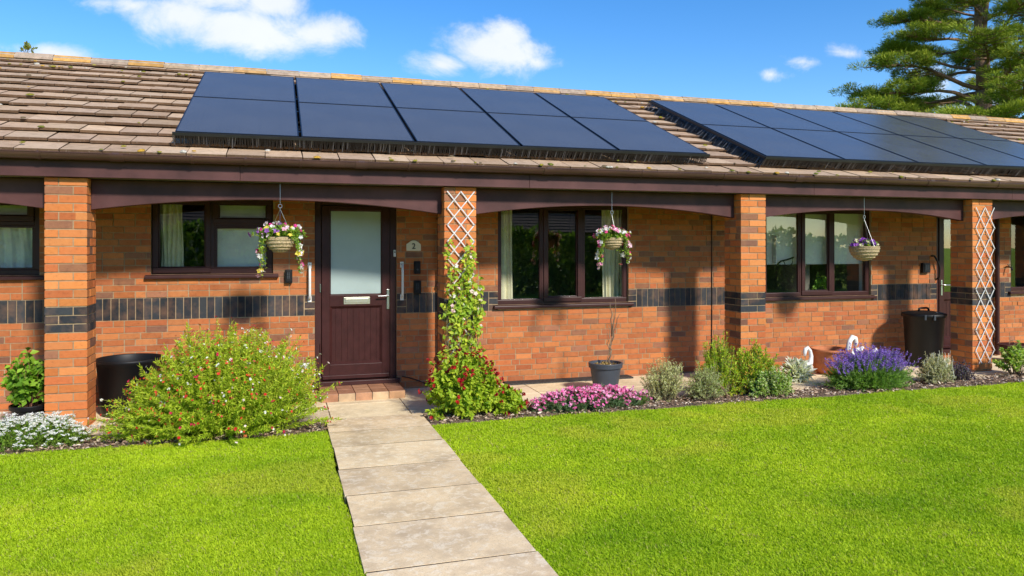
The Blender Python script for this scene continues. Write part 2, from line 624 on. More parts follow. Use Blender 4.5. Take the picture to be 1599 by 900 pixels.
# bark chips on the bed
n = 9000
P = np.stack([rng.uniform(-5, 10, n), rng.uniform(YL - .01, YA, n), np.full(n, .012)], 1)
P = P[(P[:, 0] < PX0 - .02) | (P[:, 0] > PX1 + .02)]
n = len(P)
P[:, 2] += .015 * rng.random(n)
D = rng.normal(size=(n, 3)) * [1, 1, .22]
V, F = leaf_geo(P, D, rng.uniform(.02, .06, n), rng.uniform(.008, .02, n), .1, np.tile([0, 0, 1.], (n, 1)))
ch = mesh_np('bark_mulch', V, F, np.repeat(pick([(.42, .29, .185), (.58, .43, .29), (.25, .16, .11), (.70, .58, .44), (.34, .21, .14)], n), 2, axis=0), M['chip'])
tag(ch, 'brown bark chips scattered over the flower bed soil', 'mulch', kind='stuff')

# grass blades
def grass(n, xr, yr):
    X = rng.uniform(*xr, n); Y = rng.uniform(*yr, n)
    keep = ~((X > PX0 - .022 + .034 * vnoise(Y * 6, Y * 0, 21)) & (X < PX1 + .022 - .034 * vnoise(Y * 6, Y * 0, 22)))
    zc = Y * CA + X * SA; xc = X * CA - Y * SA
    keep &= (rng.random(n) < np.clip(3.6 / np.maximum(zc, 1), .25, 1)) & (zc > 1.5) & (np.abs(xc) < zc * .75 + .6)
    keep &= Y < YL + .03 * np.sin(X * 3.1) + .012 * rng.normal(size=n)
    X, Y = X[keep], Y[keep]; n = len(X)
    big = vnoise(X * 1.1, Y * 1.6, 5); mid = vnoise(X * 4.5, Y * 4.5, 6); fine = vnoise(X * 17, Y * 17, 8)
    h = (.013 + .011 * rng.random(n)) * (.7 + .6 * fine)
    zc = np.hypot(X, Y)
    w = (.0015 + .0009 * rng.random(n)) * np.clip(zc / 4, .9, 1.7)
    az = rng.random(n) * 2 * PI
    lean = rng.uniform(.2, 1.35, n)
    d = np.stack([np.cos(az) * np.sin(lean), np.sin(az) * np.sin(lean), np.cos(lean)], 1)
    s_ = np.stack([-np.sin(az), np.cos(az), 0 * az], 1)
    yaw = rng.uniform(-.8, .8, n)[:, None]
    s_ = s_ * np.cos(yaw) + np.cross(d, s_) * np.sin(yaw)
    B = np.stack([X, Y, np.full(n, -.002)], 1)
    V = np.empty((n, 4, 3), dtype=np.float32)
    V[:, 0] = B - s_ * w[:, None]; V[:, 1] = B + s_ * w[:, None]
    up = np.array([0, 0, 1.])
    m_ = B + (d * .45 + up * .2) * h[:, None]
    V[:, 3] = m_ - s_ * w[:, None] * .8
    V[:, 1] = V[:, 1]
    V[:, 2] = B + d * (h * 1.15)[:, None]
    F = (np.arange(n) * 4)[:, None] + np.array([[0, 1, 2, 3]])
    t = np.clip(-.02 + .62 * big + .44 * mid + rng.normal(0, .12, n), 0, 1)[:, None]
    col = (1 - t) * np.array([.27, .46, .012]) + t * np.array([.60, .74, .028])
    pale = np.clip((vnoise(X * .9 + 3, Y * 1.5, 31) * .6 + vnoise(X * 3.3, Y * 3.3, 32) * .4 - .58) * 3, 0, .42)[:, None]
    col = col * (1 - pale) + pale * np.array([.66, .64, .07])
    dry = (rng.random(n) < .035 + .12 * np.clip(mid * fine * 2 - .75, 0, 1))[:, None]
    col = np.where(dry, np.array([.50, .46, .14]), col)
    return mesh_np('lawn_grass', V.reshape(-1, 3), F, col, M['grass'])
tag(grass(2300000, (-4.6, 9.5), (2.6, YL + .05)), 'short mown bright green grass covering the front lawn', 'grass', kind='stuff')

# ------------------------------------------------------------------ the bungalow row
BX0, BX1 = -8.0, 18.5          # building ends
Z0, CRS = -.05, .075           # first course and course height
house = empty('bungalow_row', (1.5, YW, 0),
              'single storey orange brick bungalow row with brown arched veranda and tiled roof', 'bungalow')
HO = Vector((1.5, YW, 0))
inv = -HO


def part(mb, name, mats, parent=None, **kw):
    o = mb.build(name, mats, parent if parent is not None else house, **kw)
    if parent is None or parent is house:
        o.location = inv
    return o


BR = [(.42, .132, .042), (.38, .116, .039), (.44, .150, .046), (.40, .132, .046), (.36, .104, .038), (.45, .160, .054), (.40, .122, .040)]
BRP = [(.54, .165, .043), (.50, .142, .040), (.58, .195, .052), (.52, .172, .052), (.46, .125, .040), (.60, .215, .066)]
BRD = [(.25, .105, .055), (.29, .12, .065), (.20, .090, .055)]
BLUE = [(.030, .032, .036), (.040, .042, .046), (.025, .026, .030)]


def bcol(dark=.12, pal=None):
    c = random.choice(BRD) if random.random() < dark else random.choice(pal or BR)
    k = random.uniform(.82, 1.14)
    return tuple(min(1, x * k) for x in c)


def blue():
    k = random.uniform(.8, 1.2)
    return tuple(x * k for x in random.choice(BLUE))


def brick(mb, a, b, z0, z1, Mx, depth=.1, col=None):
    """one brick on a wall whose face is local y = 0 looking to -y"""
    mb.col = col or bcol()
    j = random.gauss(0, .0012)
    mb.box(a + random.uniform(0, .001), b - random.uniform(0, .001), j, depth, z0 + random.uniform(0, .001), z1 - random.uniform(0, .001), Mx, skip=('k',))


def run(mb, u0, u1, k0, k1, Mx, opens=(), soldier=True, phase=0.0, depth=.1):
    g_ = .0075
    rows = [(Z0 + .90 * i / 14, Z0 + .90 * (i + 1) / 14, False) for i in range(14)]
    rows.append((Z0 + .90, Z0 + 1.125, True))
    rows += [(Z0 + 1.125 + 1.125 * i / 17, Z0 + 1.125 + 1.125 * (i + 1) / 17, False) for i in range(17)]
    for k, (z0, z1, sold) in enumerate(rows):
        z0, z1 = z0 + g_ / 2, z1 - g_ / 2
        cuts = [(u0, u1)]
        for (o0, o1, p0, p1) in opens:
            if p0 < (z1 - .004) and p1 > (z0 + .004):
                nc = []
                for a, b in cuts:
                    if o1 <= a or o0 >= b: nc.append((a, b)); continue
                    if o0 > a: nc.append((a, o0))
                    if o1 < b: nc.append((o1, b))
                cuts = nc
        for a, b in cuts:
            if sold:
                # stack of three headers beside openings, then soldiers
                s0, s1 = a, b
                if a > u0 + .01:
                    for q in range(3):
                        brick(mb, a, a + .105, z0 + q * .075, z0 + q * .075 + .065, Mx, depth, blue())
                    s0 = a + .115
                if b < u1 - .01:
                    for q in range(3):
                        brick(mb, b - .105, b, z0 + q * .075, z0 + q * .075 + .065, Mx, depth, blue())
                    s1 = b - .115
                m_ = max(1, round((s1 - s0 + g_) / .075))
                st = (s1 - s0 + g_) / m_
                for q in range(m_):
                    brick(mb, s0 + q * st, s0 + (q + 1) * st - g_, z0, z1, Mx, depth, blue())
            else:
                x_ = u0 - .40 + ((k % 2) * .10 + random.choice((0, 0, .05)) + phase)
                while x_ < b:
                    bl = .19 if random.random() < .86 else .09
                    p, q = max(x_, a), min(x_ + bl, b)
                    if q - p > .025: brick(mb, p, q, z0, z1, Mx, depth)
                    x_ += bl + .01


def mortar_sheet(mb, u0, u1, z0, z1, Mx, opens=(), y0=.005, y1=.1):
    us = sorted({u0, u1, *[min(max(o, u0), u1) for q in opens for o in q[:2]]})
    zs = sorted({z0, z1, *[min(max(o, z0), z1) for q in opens for o in q[2:]]})
    for a, b in zip(us[:-1], us[1:]):
        for c, d in zip(zs[:-1], zs[1:]):
            um, zm = (a + b) / 2, (c + d) / 2
            if any(o[0] < um < o[1] and o[2] < zm < o[3] for o in opens): continue
            mb.box(a, b, y0, y1, c, d, Mx)


# openings in the front wall (x0, x1, z0, z1)
def op(px0, px1, pyb, top=2.12):
    a, b = at(px0, pyb, YW), at(px1, pyb, YW)
    return (a.x, b.x, (a.z + b.z) / 2, top)
ow0 = (at(62, 430, YW).x - 1.30, at(62, 430, YW).x, at(62, 430, YW).z, 2.12)
ow1 = op(236, 427, 428)
od1 = op(492, 620, 594); od1 = (od1[0], od1[1], .085, 2.12)
ow2 = op(778, 982, 474)
ow3 = op(1195, 1361, 463)
od4 = (at(1463, 520, YW).x, at(1463, 520, YW).x + .92, .085, 2.12)
ow5 = (at(1579, 455, YW).x, at(1579, 455, YW).x + 1.5, at(1579, 455, YW).z, 2.12)
ow6 = (ow5[1] + 2.0, ow5[1] + 3.3, ow5[2], 2.12)
OPN = [ow0, ow1, od1, ow2, ow3, od4, ow5, ow6]

MW = Matrix.Translation((0, YW, 0))
w = MB()
run(w, BX0, BX1, 0, 30, MW, OPN)
w.mi = 1; w.col = (1, 1, 1)
mortar_sheet(w, BX0, BX1, Z0, 2.21, MW, OPN)
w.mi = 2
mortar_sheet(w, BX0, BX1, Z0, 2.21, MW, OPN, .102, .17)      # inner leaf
w.mi = 1
for xx in (BX0, BX1 - .28):                                    # end walls and back wall
    w.box(xx, xx + .28, YW + .281, 15.0, Z0, 2.21)
w.box(BX0, BX1, 15.001, 15.28, Z0, 2.21)
for xx in (BX0, BX1 - .2):                                     # gables
    b = len(w.v)
    pts = [(7.6, 2.211), (14.8, 2.211), (11.17, 3.85)]
    w.v += [(xx, y, z) for y, z in pts] + [(xx + .2, y, z) for y, z in pts]
    w.face([b, b + 2, b + 1]); w.face([b + 3, b + 4, b + 5])
    for i in range(3):
        j = (i + 1) % 3
        w.face([b + i, b + j, b + 3 + j, b + 3 + i])
part(w, 'wall', [M['brick'], M['mortar'], M['room']])

# rooms behind: floor, ceiling, cross walls
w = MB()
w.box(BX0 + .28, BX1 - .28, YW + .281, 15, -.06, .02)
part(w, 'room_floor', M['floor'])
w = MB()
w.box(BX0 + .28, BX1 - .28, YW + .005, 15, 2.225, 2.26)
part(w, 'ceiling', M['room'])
w = MB()
for xx in (-2.2, .15, 1.45, 4.6, 6.9, 8.0, 8.95, 12.5):
    w.box(xx, xx + .1, YW + .285, 14.9, .021, 2.22)
w.box(BX0 + .29, BX1 - .29, 11.6, 11.7, .021, 2.222)
part(w, 'partition', M['room'])

# pillars
PXS = [-8.0 + .2, -5.42, -1.94, 1.57, 5.0, 8.40, 11.85, 15.3]
PXS = [-5.42, -1.94, 1.57, 5.0, 8.40, 11.85, 15.3]
PW = .328
for x0 in PXS:
    p = MB()
    sides = [
        (Matrix.Translation((x0, YP, 0)), PW),
        (Matrix.Translation((x0 + PW, YP, 0)) @ Matrix.Rotation(PI / 2, 4, 'Z'), PW),
        (Matrix.Translation((x0 + PW, YP + PW, 0)) @ Matrix.Rotation(PI, 4, 'Z'), PW),
        (Matrix.Translation((x0, YP + PW, 0)) @ Matrix.Rotation(-PI / 2, 4, 'Z'), PW)]
    for k in range(0, 30):
        z0, z1 = Z0 + k * CRS + .005, Z0 + (k + 1) * CRS - .005
        for si, (Mx, L) in enumerate(sides):
            d = .09
            lay = [(0, .215), (.225, L)] if (k + si) % 2 == 0 else [(0, .1025), (.1125, L)]
            for a, b in lay:
                # keep a mitred corner by stopping the side faces just short
                a2 = a if si % 2 == 0 or a > 0 else .0015
                b2 = b if si % 2 == 0 or b < L else L - .0015
                brick(p, a2, b2, z0, z1, Mx, d, blue() if 12 <= k <= 14 else bcol(.08, BRP))
    p.mi = 1; p.col = (1, 1, 1)
    p.box(x0 + .006, x0 + PW - .006, YP + .006, YP + PW - .006, Z0, Z0 + 30 * CRS - .006)
    part(p, 'pillar', [M['brick'], M['mortar']])

# arched beams between the pillars
YB = 7.49
for a, b in zip(PXS[:-1], PXS[1:]):
    xa, xb = a + PW + .002, b - .002
    n = 36
    zt = 2.196
    bot = []
    for i in range(n + 1):
        t = i / n
        bot.append((xa + (xb - xa) * t, 1.94 + .115 * (1 - (2 * t - 1) ** 2) - .012))
    p = MB()
    p.prism([(xb, zt), (xa, zt)] + bot, YB, YB + .09)
    part(p, 'arched_beam', M['fascia'], bevel=.004)

# soffit, fascia
p = MB(); p.box(BX0, BX1, 7.335, YW - .003, 2.203, 2.216)
part(p, 'soffit', M['soffit'])
p = MB()
x = BX0
for xe in (-6.2, -2.55, -.35, 2.45, 5.95, 9.0, 12.3, 15.0, BX1):
    p.box(x + .0012, xe - .0012, 7.305, 7.333, 2.200, 2.40)
    p.box(x + .0012, xe - .0012, 7.299, 7.3046, 2.2002, 2.214)
    x = xe
part(p, 'fascia', M['fascia'], bevel=.002)

# gutter: half round channel with unions and brackets
GY, GZ, GR = 7.240, 2.397, .057
p = MB()
prof = []
for i in range(13):
    w_ = PI + PI * i / 12
    prof.append((GR * math.cos(w_), GR * math.sin(w_)))
inn = [(x * .94, z * .94) for x, z in prof[::-1]]
ring = prof + inn
b0 = len(p.v)
for xx in (BX0 - .05, BX1 + .05):
    p.v += [(xx, GY + a, GZ + b) for a, b in ring]
nr = len(ring)
for i in range(nr):
    j = (i + 1) % nr
    p.face([b0 + i, b0 + nr + i, b0 + nr + j, b0 + j])
p.face([b0 + i for i in range(nr)]); p.face([b0 + nr + i for i in range(nr)][::-1])
p.tube([(BX0 - .05, GY - GR + .001, GZ), (BX1 + .05, GY - GR + .001, GZ)], .0055, 6)
gut = part(p, 'gutter', M['gutter'])
# downpipe stub unions seen along it
def gring(xc, hw, rr):
    q = MB()
    b0 = len(q.v)
    pr = [(rr * math.cos(PI + PI * i / 14), rr * math.sin(PI + PI * i / 14)) for i in range(15)]
    pi_ = [(a * .93, b * .93) for a, b in pr[::-1]]
    rg = pr + pi_
    for xx in (xc - hw, xc + hw):
        q.v += [(xx, GY + a, GZ + b) for a, b in rg]
    nn = len(rg)
    for i in range(nn):
        j = (i + 1) % nn
        q.face([b0 + i, b0 + nn + i, b0 + nn + j, b0 + j])
    q.face([b0 + i for i in range(nn)]); q.face([b0 + nn + i for i in range(nn)][::-1])
    q.box(xc - hw * .5, xc + hw * .5, GY - GR - .006, GY - GR + .008, GZ - .004, GZ + .012)
    return q
for px in (182, 565, 858, 1250, 1455):
    gring(ax(px, 7.2), .055, GR + .005).build('gutter_union', M['gutter'], gut)
for px in (384, 722, 1004, 1132, 1352, 1560, 60, 300, 470, 640):
    gring(ax(px, 7.2), .012, GR + .005).build('gutter_bracket', M['gutter'], gut)

# roof --------------------------------------------------------------
TAN = .414
PIT = math.atan(TAN)
CP, SP = math.cos(PIT), math.sin(PIT)
RY0, RZ0 = 7.195, E + .825       # top of the eaves tile edge
RL = 4.30                        # slope length to the ridge
RYR, RZR = RY0 + RL * CP, RZ0 + RL * SP
Rm = Matrix.Translation((0, RY0, RZ0)) @ Matrix.Rotation(PIT, 4, 'X')   # local: x along, y up the slope, z out of it

tc = [(.50, .345, .22), (.53, .37, .24), (.46, .315, .205), (.54, .385, .25), (.48, .325, .205), (.45, .32, .215), (.52, .36, .225)]
p = MB()
GA, TW = .335, .332
nrow = int(RL / GA) + 1
for r in range(nrow):
    y0 = r * GA
    off = (r % 2) * TW * .5 + random.uniform(-.02, .02)
    x = BX0 - .1 + off - TW
    while x < BX1 + .1:
        k = random.uniform(.86, 1.10)
        if random.random() < .05: k *= 1.18
        if random.random() < .05: k *= .78
        tcol = tuple(min(1, q * k) for q in random.choice(tc)); p.col = tcol
        y1 = min(y0 + GA + .075, RL)
        jy = random.gauss(0, .008)
        if random.random() < .08: jy -= .018
        th = .040
        sl = th / (GA)            # tile lies on the head of the one below
        T = Rm @ Matrix.Translation((x + TW / 2, y0 + jy, -.004 + random.gauss(0, .003))) @ Matrix.Rotation(random.gauss(0, .008), 4, 'Z') @ Matrix.Rotation(random.gauss(0, .006), 4, 'Y') @ Matrix.Rotation(-sl * .92, 4, 'X')
        p.box(-TW / 2 + .004, TW / 2 - .004, 0, y1 - y0, -.020, .004, T, skip=('f', 'l', 'r'))
        p.col = tuple(q * m_ for q, m_ in zip(tcol, (.30, .25, .22)))      # edges tinted dark to paint in the shadow lines between courses
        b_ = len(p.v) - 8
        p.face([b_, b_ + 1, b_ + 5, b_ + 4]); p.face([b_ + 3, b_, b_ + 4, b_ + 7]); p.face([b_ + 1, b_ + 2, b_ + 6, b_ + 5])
        x += TW
    p.col = (.08, .06, .05)
# felt below, back slope
p.col = (.05, .045, .04)
p.box(BX0 - .08, BX1 + .08, .02, RL, -.075, -.060, Rm)
p.col = (.30, .21, .15)
Rb = Matrix.Translation((0, 2 * RYR - RY0, RZ0)) @ Matrix.Rotation(PI, 4, 'Z') @ Matrix.Rotation(PIT, 4, 'X')
for r in range(nrow):
    p.col = tuple(q * random.uniform(.8, 1.1) for q in tc[r % 7])
    p.box(-BX1 - .08, -BX0 + .08, r * GA, min(RL, r * GA + GA), -.03 - .0, .004, Rb @ Matrix.Translation((0, 0, 0)))
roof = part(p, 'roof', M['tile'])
# ridge tiles
p = MB()
x = BX0 - .1
while x < BX1 + .1:
    L = .44
    k = random.uniform(.85, 1.15)
    p.col = random.choice([(.46, .27, .11), (.40, .27, .16), (.50, .27, .08), (.36, .26, .18), (.42, .30, .19), (.34, .25, .18)])
    p.col = tuple(min(1, q * k) for q in p.col)
    b0 = len(p.v)
    hw, hh = .115, .055
    sec = [(-hw, -hw * TAN - .004), (-hw * .9, -hw * TAN + .02), (-.05, hh * .62), (0, hh * .78), (.05, hh * .62), (hw * .9, -hw * TAN + .02), (hw, -hw * TAN - .004)]
    dz = random.gauss(0, .003)
    for xx in (x + .004, x + L - .004):
        p.v += [(xx, RYR + a, RZR + b + dz) for a, b in sec]
    m_ = len(sec)
    for i in range(m_ - 1):
        p.face([b0 + i, b0 + i + 1, b0 + m_ + i + 1, b0 + m_ + i][::-1])
    p.face([b0 + i for i in range(m_)]); p.face([b0 + m_ + i for i in range(m_)][::-1])
    x += L
p.col = (.40, .34, .27)
p.box(BX0 - .1, BX1 + .1, RYR - .085, RYR + .085, RZR - .06, RZR + .004)
p.build('ridge', M['ivory'], roof)
# moss tufts and lichen in the joints
nm = 420
q = MB()
for i in range(nm):
    xx = random.uniform(-6, 13)
    rr = random.choice([0, 0, 0, 0, 1, 2, 3, 4, 5, 6, 7, 8, 9, 10, 11])
    if random.random() < .25: rr = nrow - 2
    yy = rr * GA + random.uniform(-.012, .02)
    if random.random() < .35: yy += random.uniform(0, GA)
    if yy > RL - .1: yy = RL - .1
    q.col = random.choice([(.20, .18, .03), (.26, .22, .03), (.14, .15, .03), (.45, .26, .04), (.50, .46, .38), (.16, .12, .07)])
    c = Rm @ Vector((xx, yy, .006))
    r_ = random.uniform(.008, .026)
    b0 = len(q.v)
    ns = 6
    for (zz, rad) in ((0, 1), (.45, .8)):
        for k in range(ns):
            w_ = 2 * PI * k / ns
            rj = r_ * rad * random.uniform(.6, 1.3)
            o_ = Rm.to_3x3() @ Vector((rj * math.cos(w_) * 1.5, rj * math.sin(w_), zz * r_))
            q.v.append(tuple(c + o_))
    q.v.append(tuple(c + Rm.to_3x3() @ Vector((0, 0, r_ * .7))))
    for k in range(ns):
        k2 = (k + 1) % ns
        q.face([b0 + k, b0 + k2, b0 + ns + k2, b0 + ns + k]); q.face([b0 + ns + k, b0 + ns + k2, b0 + 2 * ns])
mo = q.build('moss', M['moss'], roof, smooth=True)
mo['kind'] = 'stuff'

# solar panels -------------------------------------------------------
PO = .125                          # height above the tiles
PY0 = (7.43 - RY0) / CP + .02
PPX, PPY = 1.107, 1.545
Rp = Rm @ Matrix.Translation((0, 0, PO))


def solar(name_x, row, label):
    loc = Rp @ Vector((name_x + PPX / 2, PY0 + row * PPY + PPY / 2, 0))
    t = empty('solar_panel', loc, label, 'solar panel', 'black solar panels on the roof')
    t.rotation_euler = (PIT, 0, 0)
    hx, hy = PPX / 2 - .013, PPY / 2 - .009
    a = MB()
    fw = .011
    a.box(-hx, hx, -hy, -hy + fw, -.035, .0)
    a.box(-hx, hx, hy - fw, hy, -.035, .0)
    a.box(-hx, -hx + fw, -hy + fw, hy - fw, -.035, .0)
    a.box(hx - fw, hx, -hy + fw, hy - fw, -.035, .0)
    a.build('panel_frame', M['alu'], t)
    a = MB(); a.box(-hx + fw, hx - fw, -hy + fw, hy - fw, -.030, -.002)
    a.build('panel_glass', M['solar'], t)
    return t


ords = ['leftmost', 'second from left', 'middle', 'fourth from left', 'rightmost']
A1, A2 = -.924, 5.365
for side, X0 in (('left', A1), ('right', A2)):
    for r, rn in ((0, 'lower'), (1, 'upper')):
        for i in range(5):
            solar(X0 + i * PPX, r, f'black solar panel, {ords[i]} in the {rn} row of the {side} roof array')
# mounting rails
for side, X0 in (('left', A1), ('right', A2)):
    a = MB()
    for yy in (.3, 1.2, 1.85, 2.75):
        a.box(X0 + .02, X0 + 5 * PPX - .02, PY0 + yy, PY0 + yy + .04, -.085, -.0355, Rp)
        for k in range(6):
            xx = X0 + min(max(.3, k * PPX), 5 * PPX - .3)
            a.box(xx, xx + .05, PY0 + yy + .004, PY0 + yy + .036, -.15, -.0855, Rp)
    o = a.build('mounting_rails', M['alu'], origin=tuple(Rp @ Vector((X0 + 2.5 * PPX, PY0, -.1))))
    tag(o, f'black rails under the {side} solar array, fixed to the roof tiles', 'mounting rails')


# bird-proofing combs below the panel edges
def comb(X0, label, left_side):
    a = MB()
    y = PY0 - .0
    x = X0 - .01
    a.box(x, X0 + 5 * PPX + .01, y - .016, y + .004, -.034, -.006, Rp)
    while x < X0 + 5 * PPX:
        k = random.uniform(.6, 1.3)
        if random.random() < .22: k = random.uniform(3, 8)
        a.col = (k, k, k)
        ln = random.uniform(.10, .120) - .012 * (random.random() < .3)
        T = Rp @ Matrix.Translation((x, y - .010, -.034)) @ Matrix.Rotation(random.gauss(.42, .05), 4, 'X') @ Matrix.Rotation(random.gauss(0, .04), 4, 'Y')
        a.box(-.0045, .0045, -.0015, .0015, -ln, 0, T, skip=('t',))
        x += random.uniform(.0125, .0165)
    if left_side:
        yy = PY0
        a.col = (1, 1, 1)
        a.box(X0 - .016, X0 + .0, PY0, PY0 + 2 * PPY, -.034, -.006, Rp)
        while yy < PY0 + 2 * PPY - .02:
            k = random.uniform(.6, 1.5)
            if random.random() < .25: k = 9
            a.col = (k, k, k)
            T = Rp @ Matrix.Translation((X0 - .010, yy, -.034)) @ Matrix.Rotation(random.gauss(.55, .14), 4, 'Y') @ Matrix.Rotation(random.gauss(0, .12), 4, 'X')
            a.box(-.0015, .0015, -.0045, .0045, -random.uniform(.11, .15), 0, T, skip=('t',))
            yy += random.uniform(.013, .018)
    # dark board of the comb a little behind the fingers
    a.col = (.4, .4, .4)
    a.box(X0, X0 + 5 * PPX, y + .03, y + .034, -.072, -.034, Rp)
    if left_side:
        a.box(X0 + .03, X0 + .034, PY0 + .036, PY0 + 2 * PPY, -.072, -.034, Rp)
    o = a.build('bird_guard', M['bird'], origin=tuple(Rp @ Vector((X0 + 2.5 * PPX, PY0, -.1))))
    tag(o, label, 'bird guard')
comb(A1, 'black comb bird guard under the bottom edge of the left solar array', False)
comb(A2, 'black comb bird guard under bottom and left edges of the right solar array', True)

# ------------------------------------------------------------------ windows and doors
FY0, FY1 = YW + .035, YW + .095     # frame depth inside the opening


def rect_frame(mb, x0, x1, z0, z1, wd, y0, y1):
    mb.box(x0, x1, y0, y1, z0, z0 + wd)
    mb.box(x0, x1, y0, y1, z1 - wd, z1)
    mb.box(x0, x0 + wd, y0, y1, z0 + wd, z1 - wd)
    mb.box(x1 - wd, x1, y0, y1, z0 + wd, z1 - wd)


def curtain(parent, x0, x1, z0, z1, y, mat, waves, name='curtain', amp=.02):
    if x1 < x0 + .06: x1 = x0 + .25
    n = int((x1 - x0) / .008) + 2
    m_ = 14
    xs = np.linspace(x0, x1, n)
    ph = (xs - x0) / (x1 - x0)
    V = []
    for j in range(m_ + 1):
        t = j / m_
        a = amp * (np.sin(ph * waves * 2 * PI + .5 * np.sin(ph * 9 + t * 2)) + .3 * np.sin(ph * waves * 4.7 * PI + t * 3))
        V.append(np.stack([xs + .008 * np.sin(t * 5 + ph * 7), y + a, np.full(n, z0 + (z1 - z0) * t)], 1))
    V = np.concatenate(V)
    i = np.arange((m_ + 1) * n).reshape(m_ + 1, n)
    F = np.stack([i[:-1, :-1], i[:-1, 1:], i[1:, 1:], i[1:, :-1]], -1).reshape(-1, 4)
    return mesh_np(name, V, F, np.ones((len(F), 3)), mat, parent, True)


def window(o, lights, sill_drop=.045, label=None):
    """o = opening; lights = list of (x0, x1, z0, z1, opening sash?)"""
    x0, x1, z0, z1 = o
    f = MB()
    rect_frame(f, x0 + .001, x1 - .001, z0 + .001, z1 - .001, .052, FY0, FY1)
    win = part(f, 'window', M['pvc'], bevel=.006)
    for (a, b, c, d, sash) in lights:
        s = MB()
        if sash:
            rect_frame(s, a, b, c, d, .055, FY0 - .014, FY1 - .012)
            rect_frame(s, a + .055, b - .055, c + .055, d - .055, .012, FY0 + .004, FY0 + .03)
            s.build('sash', M['pvc'], win, bevel=.006)
            a, b, c, d = a + .05, b - .05, c + .05, d - .05
        else:
            rect_frame(s, a, b, c, d, .022, FY0 + .006, FY0 + .04)
            s.build('glazing_bead', M['pvc'], win, bevel=.004)
            a, b, c, d = a + .015, b - .015, c + .015, d - .015
        q = MB(); q.box(a, b, FY0 + .030, FY0 + .034, c, d, skip=('k', 'l', 'r', 'b', 't'))
        q.build('pane', M['glass'], win)
    s = MB()
    pr = [(YW - .045, z0 - sill_drop), (YW - .045, z0 - .012), (YW + .034, z0 + .004), (YW + .034, z0 - sill_drop)]
    b0 = len(s.v)
    for xx in (x0 - .055, x1 + .055):
        s.v += [(xx, y, z) for y, z in pr]
    for i in range(4):
        j = (i + 1) % 4
        s.face([b0 + i, b0 + j, b0 + 4 + j, b0 + 4 + i][::-1])
    s.face([b0 + i for i in range(4)]); s.face([b0 + 4 + i for i in range(4)][::-1])
    s.build('sill', M['pvc'], win, bevel=.006)
    return win


def mull(o, x, wd=.05, z0=None, z1=None):
    q = MB(); q.box(x - wd / 2, x + wd / 2, FY0 + .001, FY1 - .001, (z0 or o[2]) + .053, (z1 or o[3]) - .053)
    return q


CY = YW + .23
FW = .052
# window behind the left pillar: top hung light over fixed
o = ow0; xm = o[0] + .5; zt = at(30, 349, YW).z
q = mull(o, xm)
W0 = window(o, [(o[0] + FW, xm - .025, o[2] + FW, o[3] - FW, True), (xm + .025, o[1] - FW, o[2] + FW, zt - .02, False), (xm + .025, o[1] - FW, zt + .02, o[3] - FW, True)])
q.box(xm + .026, o[1] - FW - .001, FY0 + .001, FY1 - .001, zt - .0195, zt + .0195); q.build('mullion', M['pvc'], W0, bevel=.004)
curtain(W0, o[0] + .02, o[1] - .02, o[2] + .03, zt + .0, CY - .08, M['net'], 11, 'net_curtain', .016)
s = MB(); s.box(o[0] + .05, o[1] - .05, CY - .09, CY - .085, zt - .02, o[3] - .03); s.build('blind', M['blind'], W0)
# kitchen window left of the door
o = ow1; xm = at(331, 400, YW).x; zt = at(378, 351, YW).z
W1 = window(o, [(o[0] + .012, xm - .01, o[2] + .012, o[3] - .02, True), (xm + .03, o[1] - FW, o[2] + FW, zt - .02, False), (xm + .012, o[1] - .012, zt + .006, o[3] - .02, True)])
q = mull(o, xm + .005, .05)
q.box(xm + .0305, o[1] - FW - .001, FY0 + .001, FY1 - .001, zt - .0195, zt + .03); q.build('mullion', M['pvc'], W1, bevel=.004)
curtain(W1, o[0] + .07, at(287, 400, 8.6).x, o[2] - .02, o[3], CY - .06, M['curtain'], 5)
s = MB(); s.box(xm + .03, o[1] - .03, CY - .10, CY - .095, o[2] + .01, o[3] - .03); s.build('blind', M['net'], W1)
# lounge window, three lights
o = ow2; xa, xb = at(850, 400, YW).x, at(911, 400, YW).x
W2 = window(o, [(o[0] + .03, xa - .02, o[2] + .04, o[3] - FW, False), (xa + .005, xb - .005, o[2] + .02, o[3] - .02, True), (xb + .02, o[1] - .04, o[2] + .04, o[3] - FW, False)])
q = mull(o, xa, .05); q.box(xb - .025, xb + .025, FY0 + .001, FY1 - .001, o[2] + .053, o[3] - .053); q.build('mullion', M['pvc'], W2, bevel=.004)
curtain(W2, o[0] - .05, at(798, 400, 8.7).x, .3, 2.15, CY, M['curtain'], 3)
curtain(W2, at(938, 400, 8.7).x, o[1] + .15, .3, 2.15, CY, M['curtain'], 7)
# right window with roller blinds
o = ow3; xa, xb = at(1254, 400, YW).x, at(1303, 400, YW).x
W3 = window(o, [(o[0] + .03, xa - .02, o[2] + .035, o[3] - FW, False), (xa + .005, xb - .005, o[2] + .015, o[3] - .02, True), (xb + .02, o[1] - .04, o[2] + .035, o[3] - FW, False)])
q = mull(o, xa, .05); q.box(xb - .025, xb + .025, FY0 + .001, FY1 - .001, o[2] + .053, o[3] - .053); q.build('mullion', M['pvc'], W3, bevel=.004)
zb = at(1280, 411, CY - .08).z
s = MB(); s.box(o[0] - .04, at(1345, 400, CY).x, CY - .08, CY - .075, zb, o[3]); s.box(o[0] - .04, at(1345, 400, CY).x, CY - .087, CY - .068, zb - .015, zb - .001); s.build('blind', M['blind'], W3)
curtain(W3, at(1342, 400, CY).x, o[1] + .05, o[2] - .2, 2.15, CY, M['net'], 3)
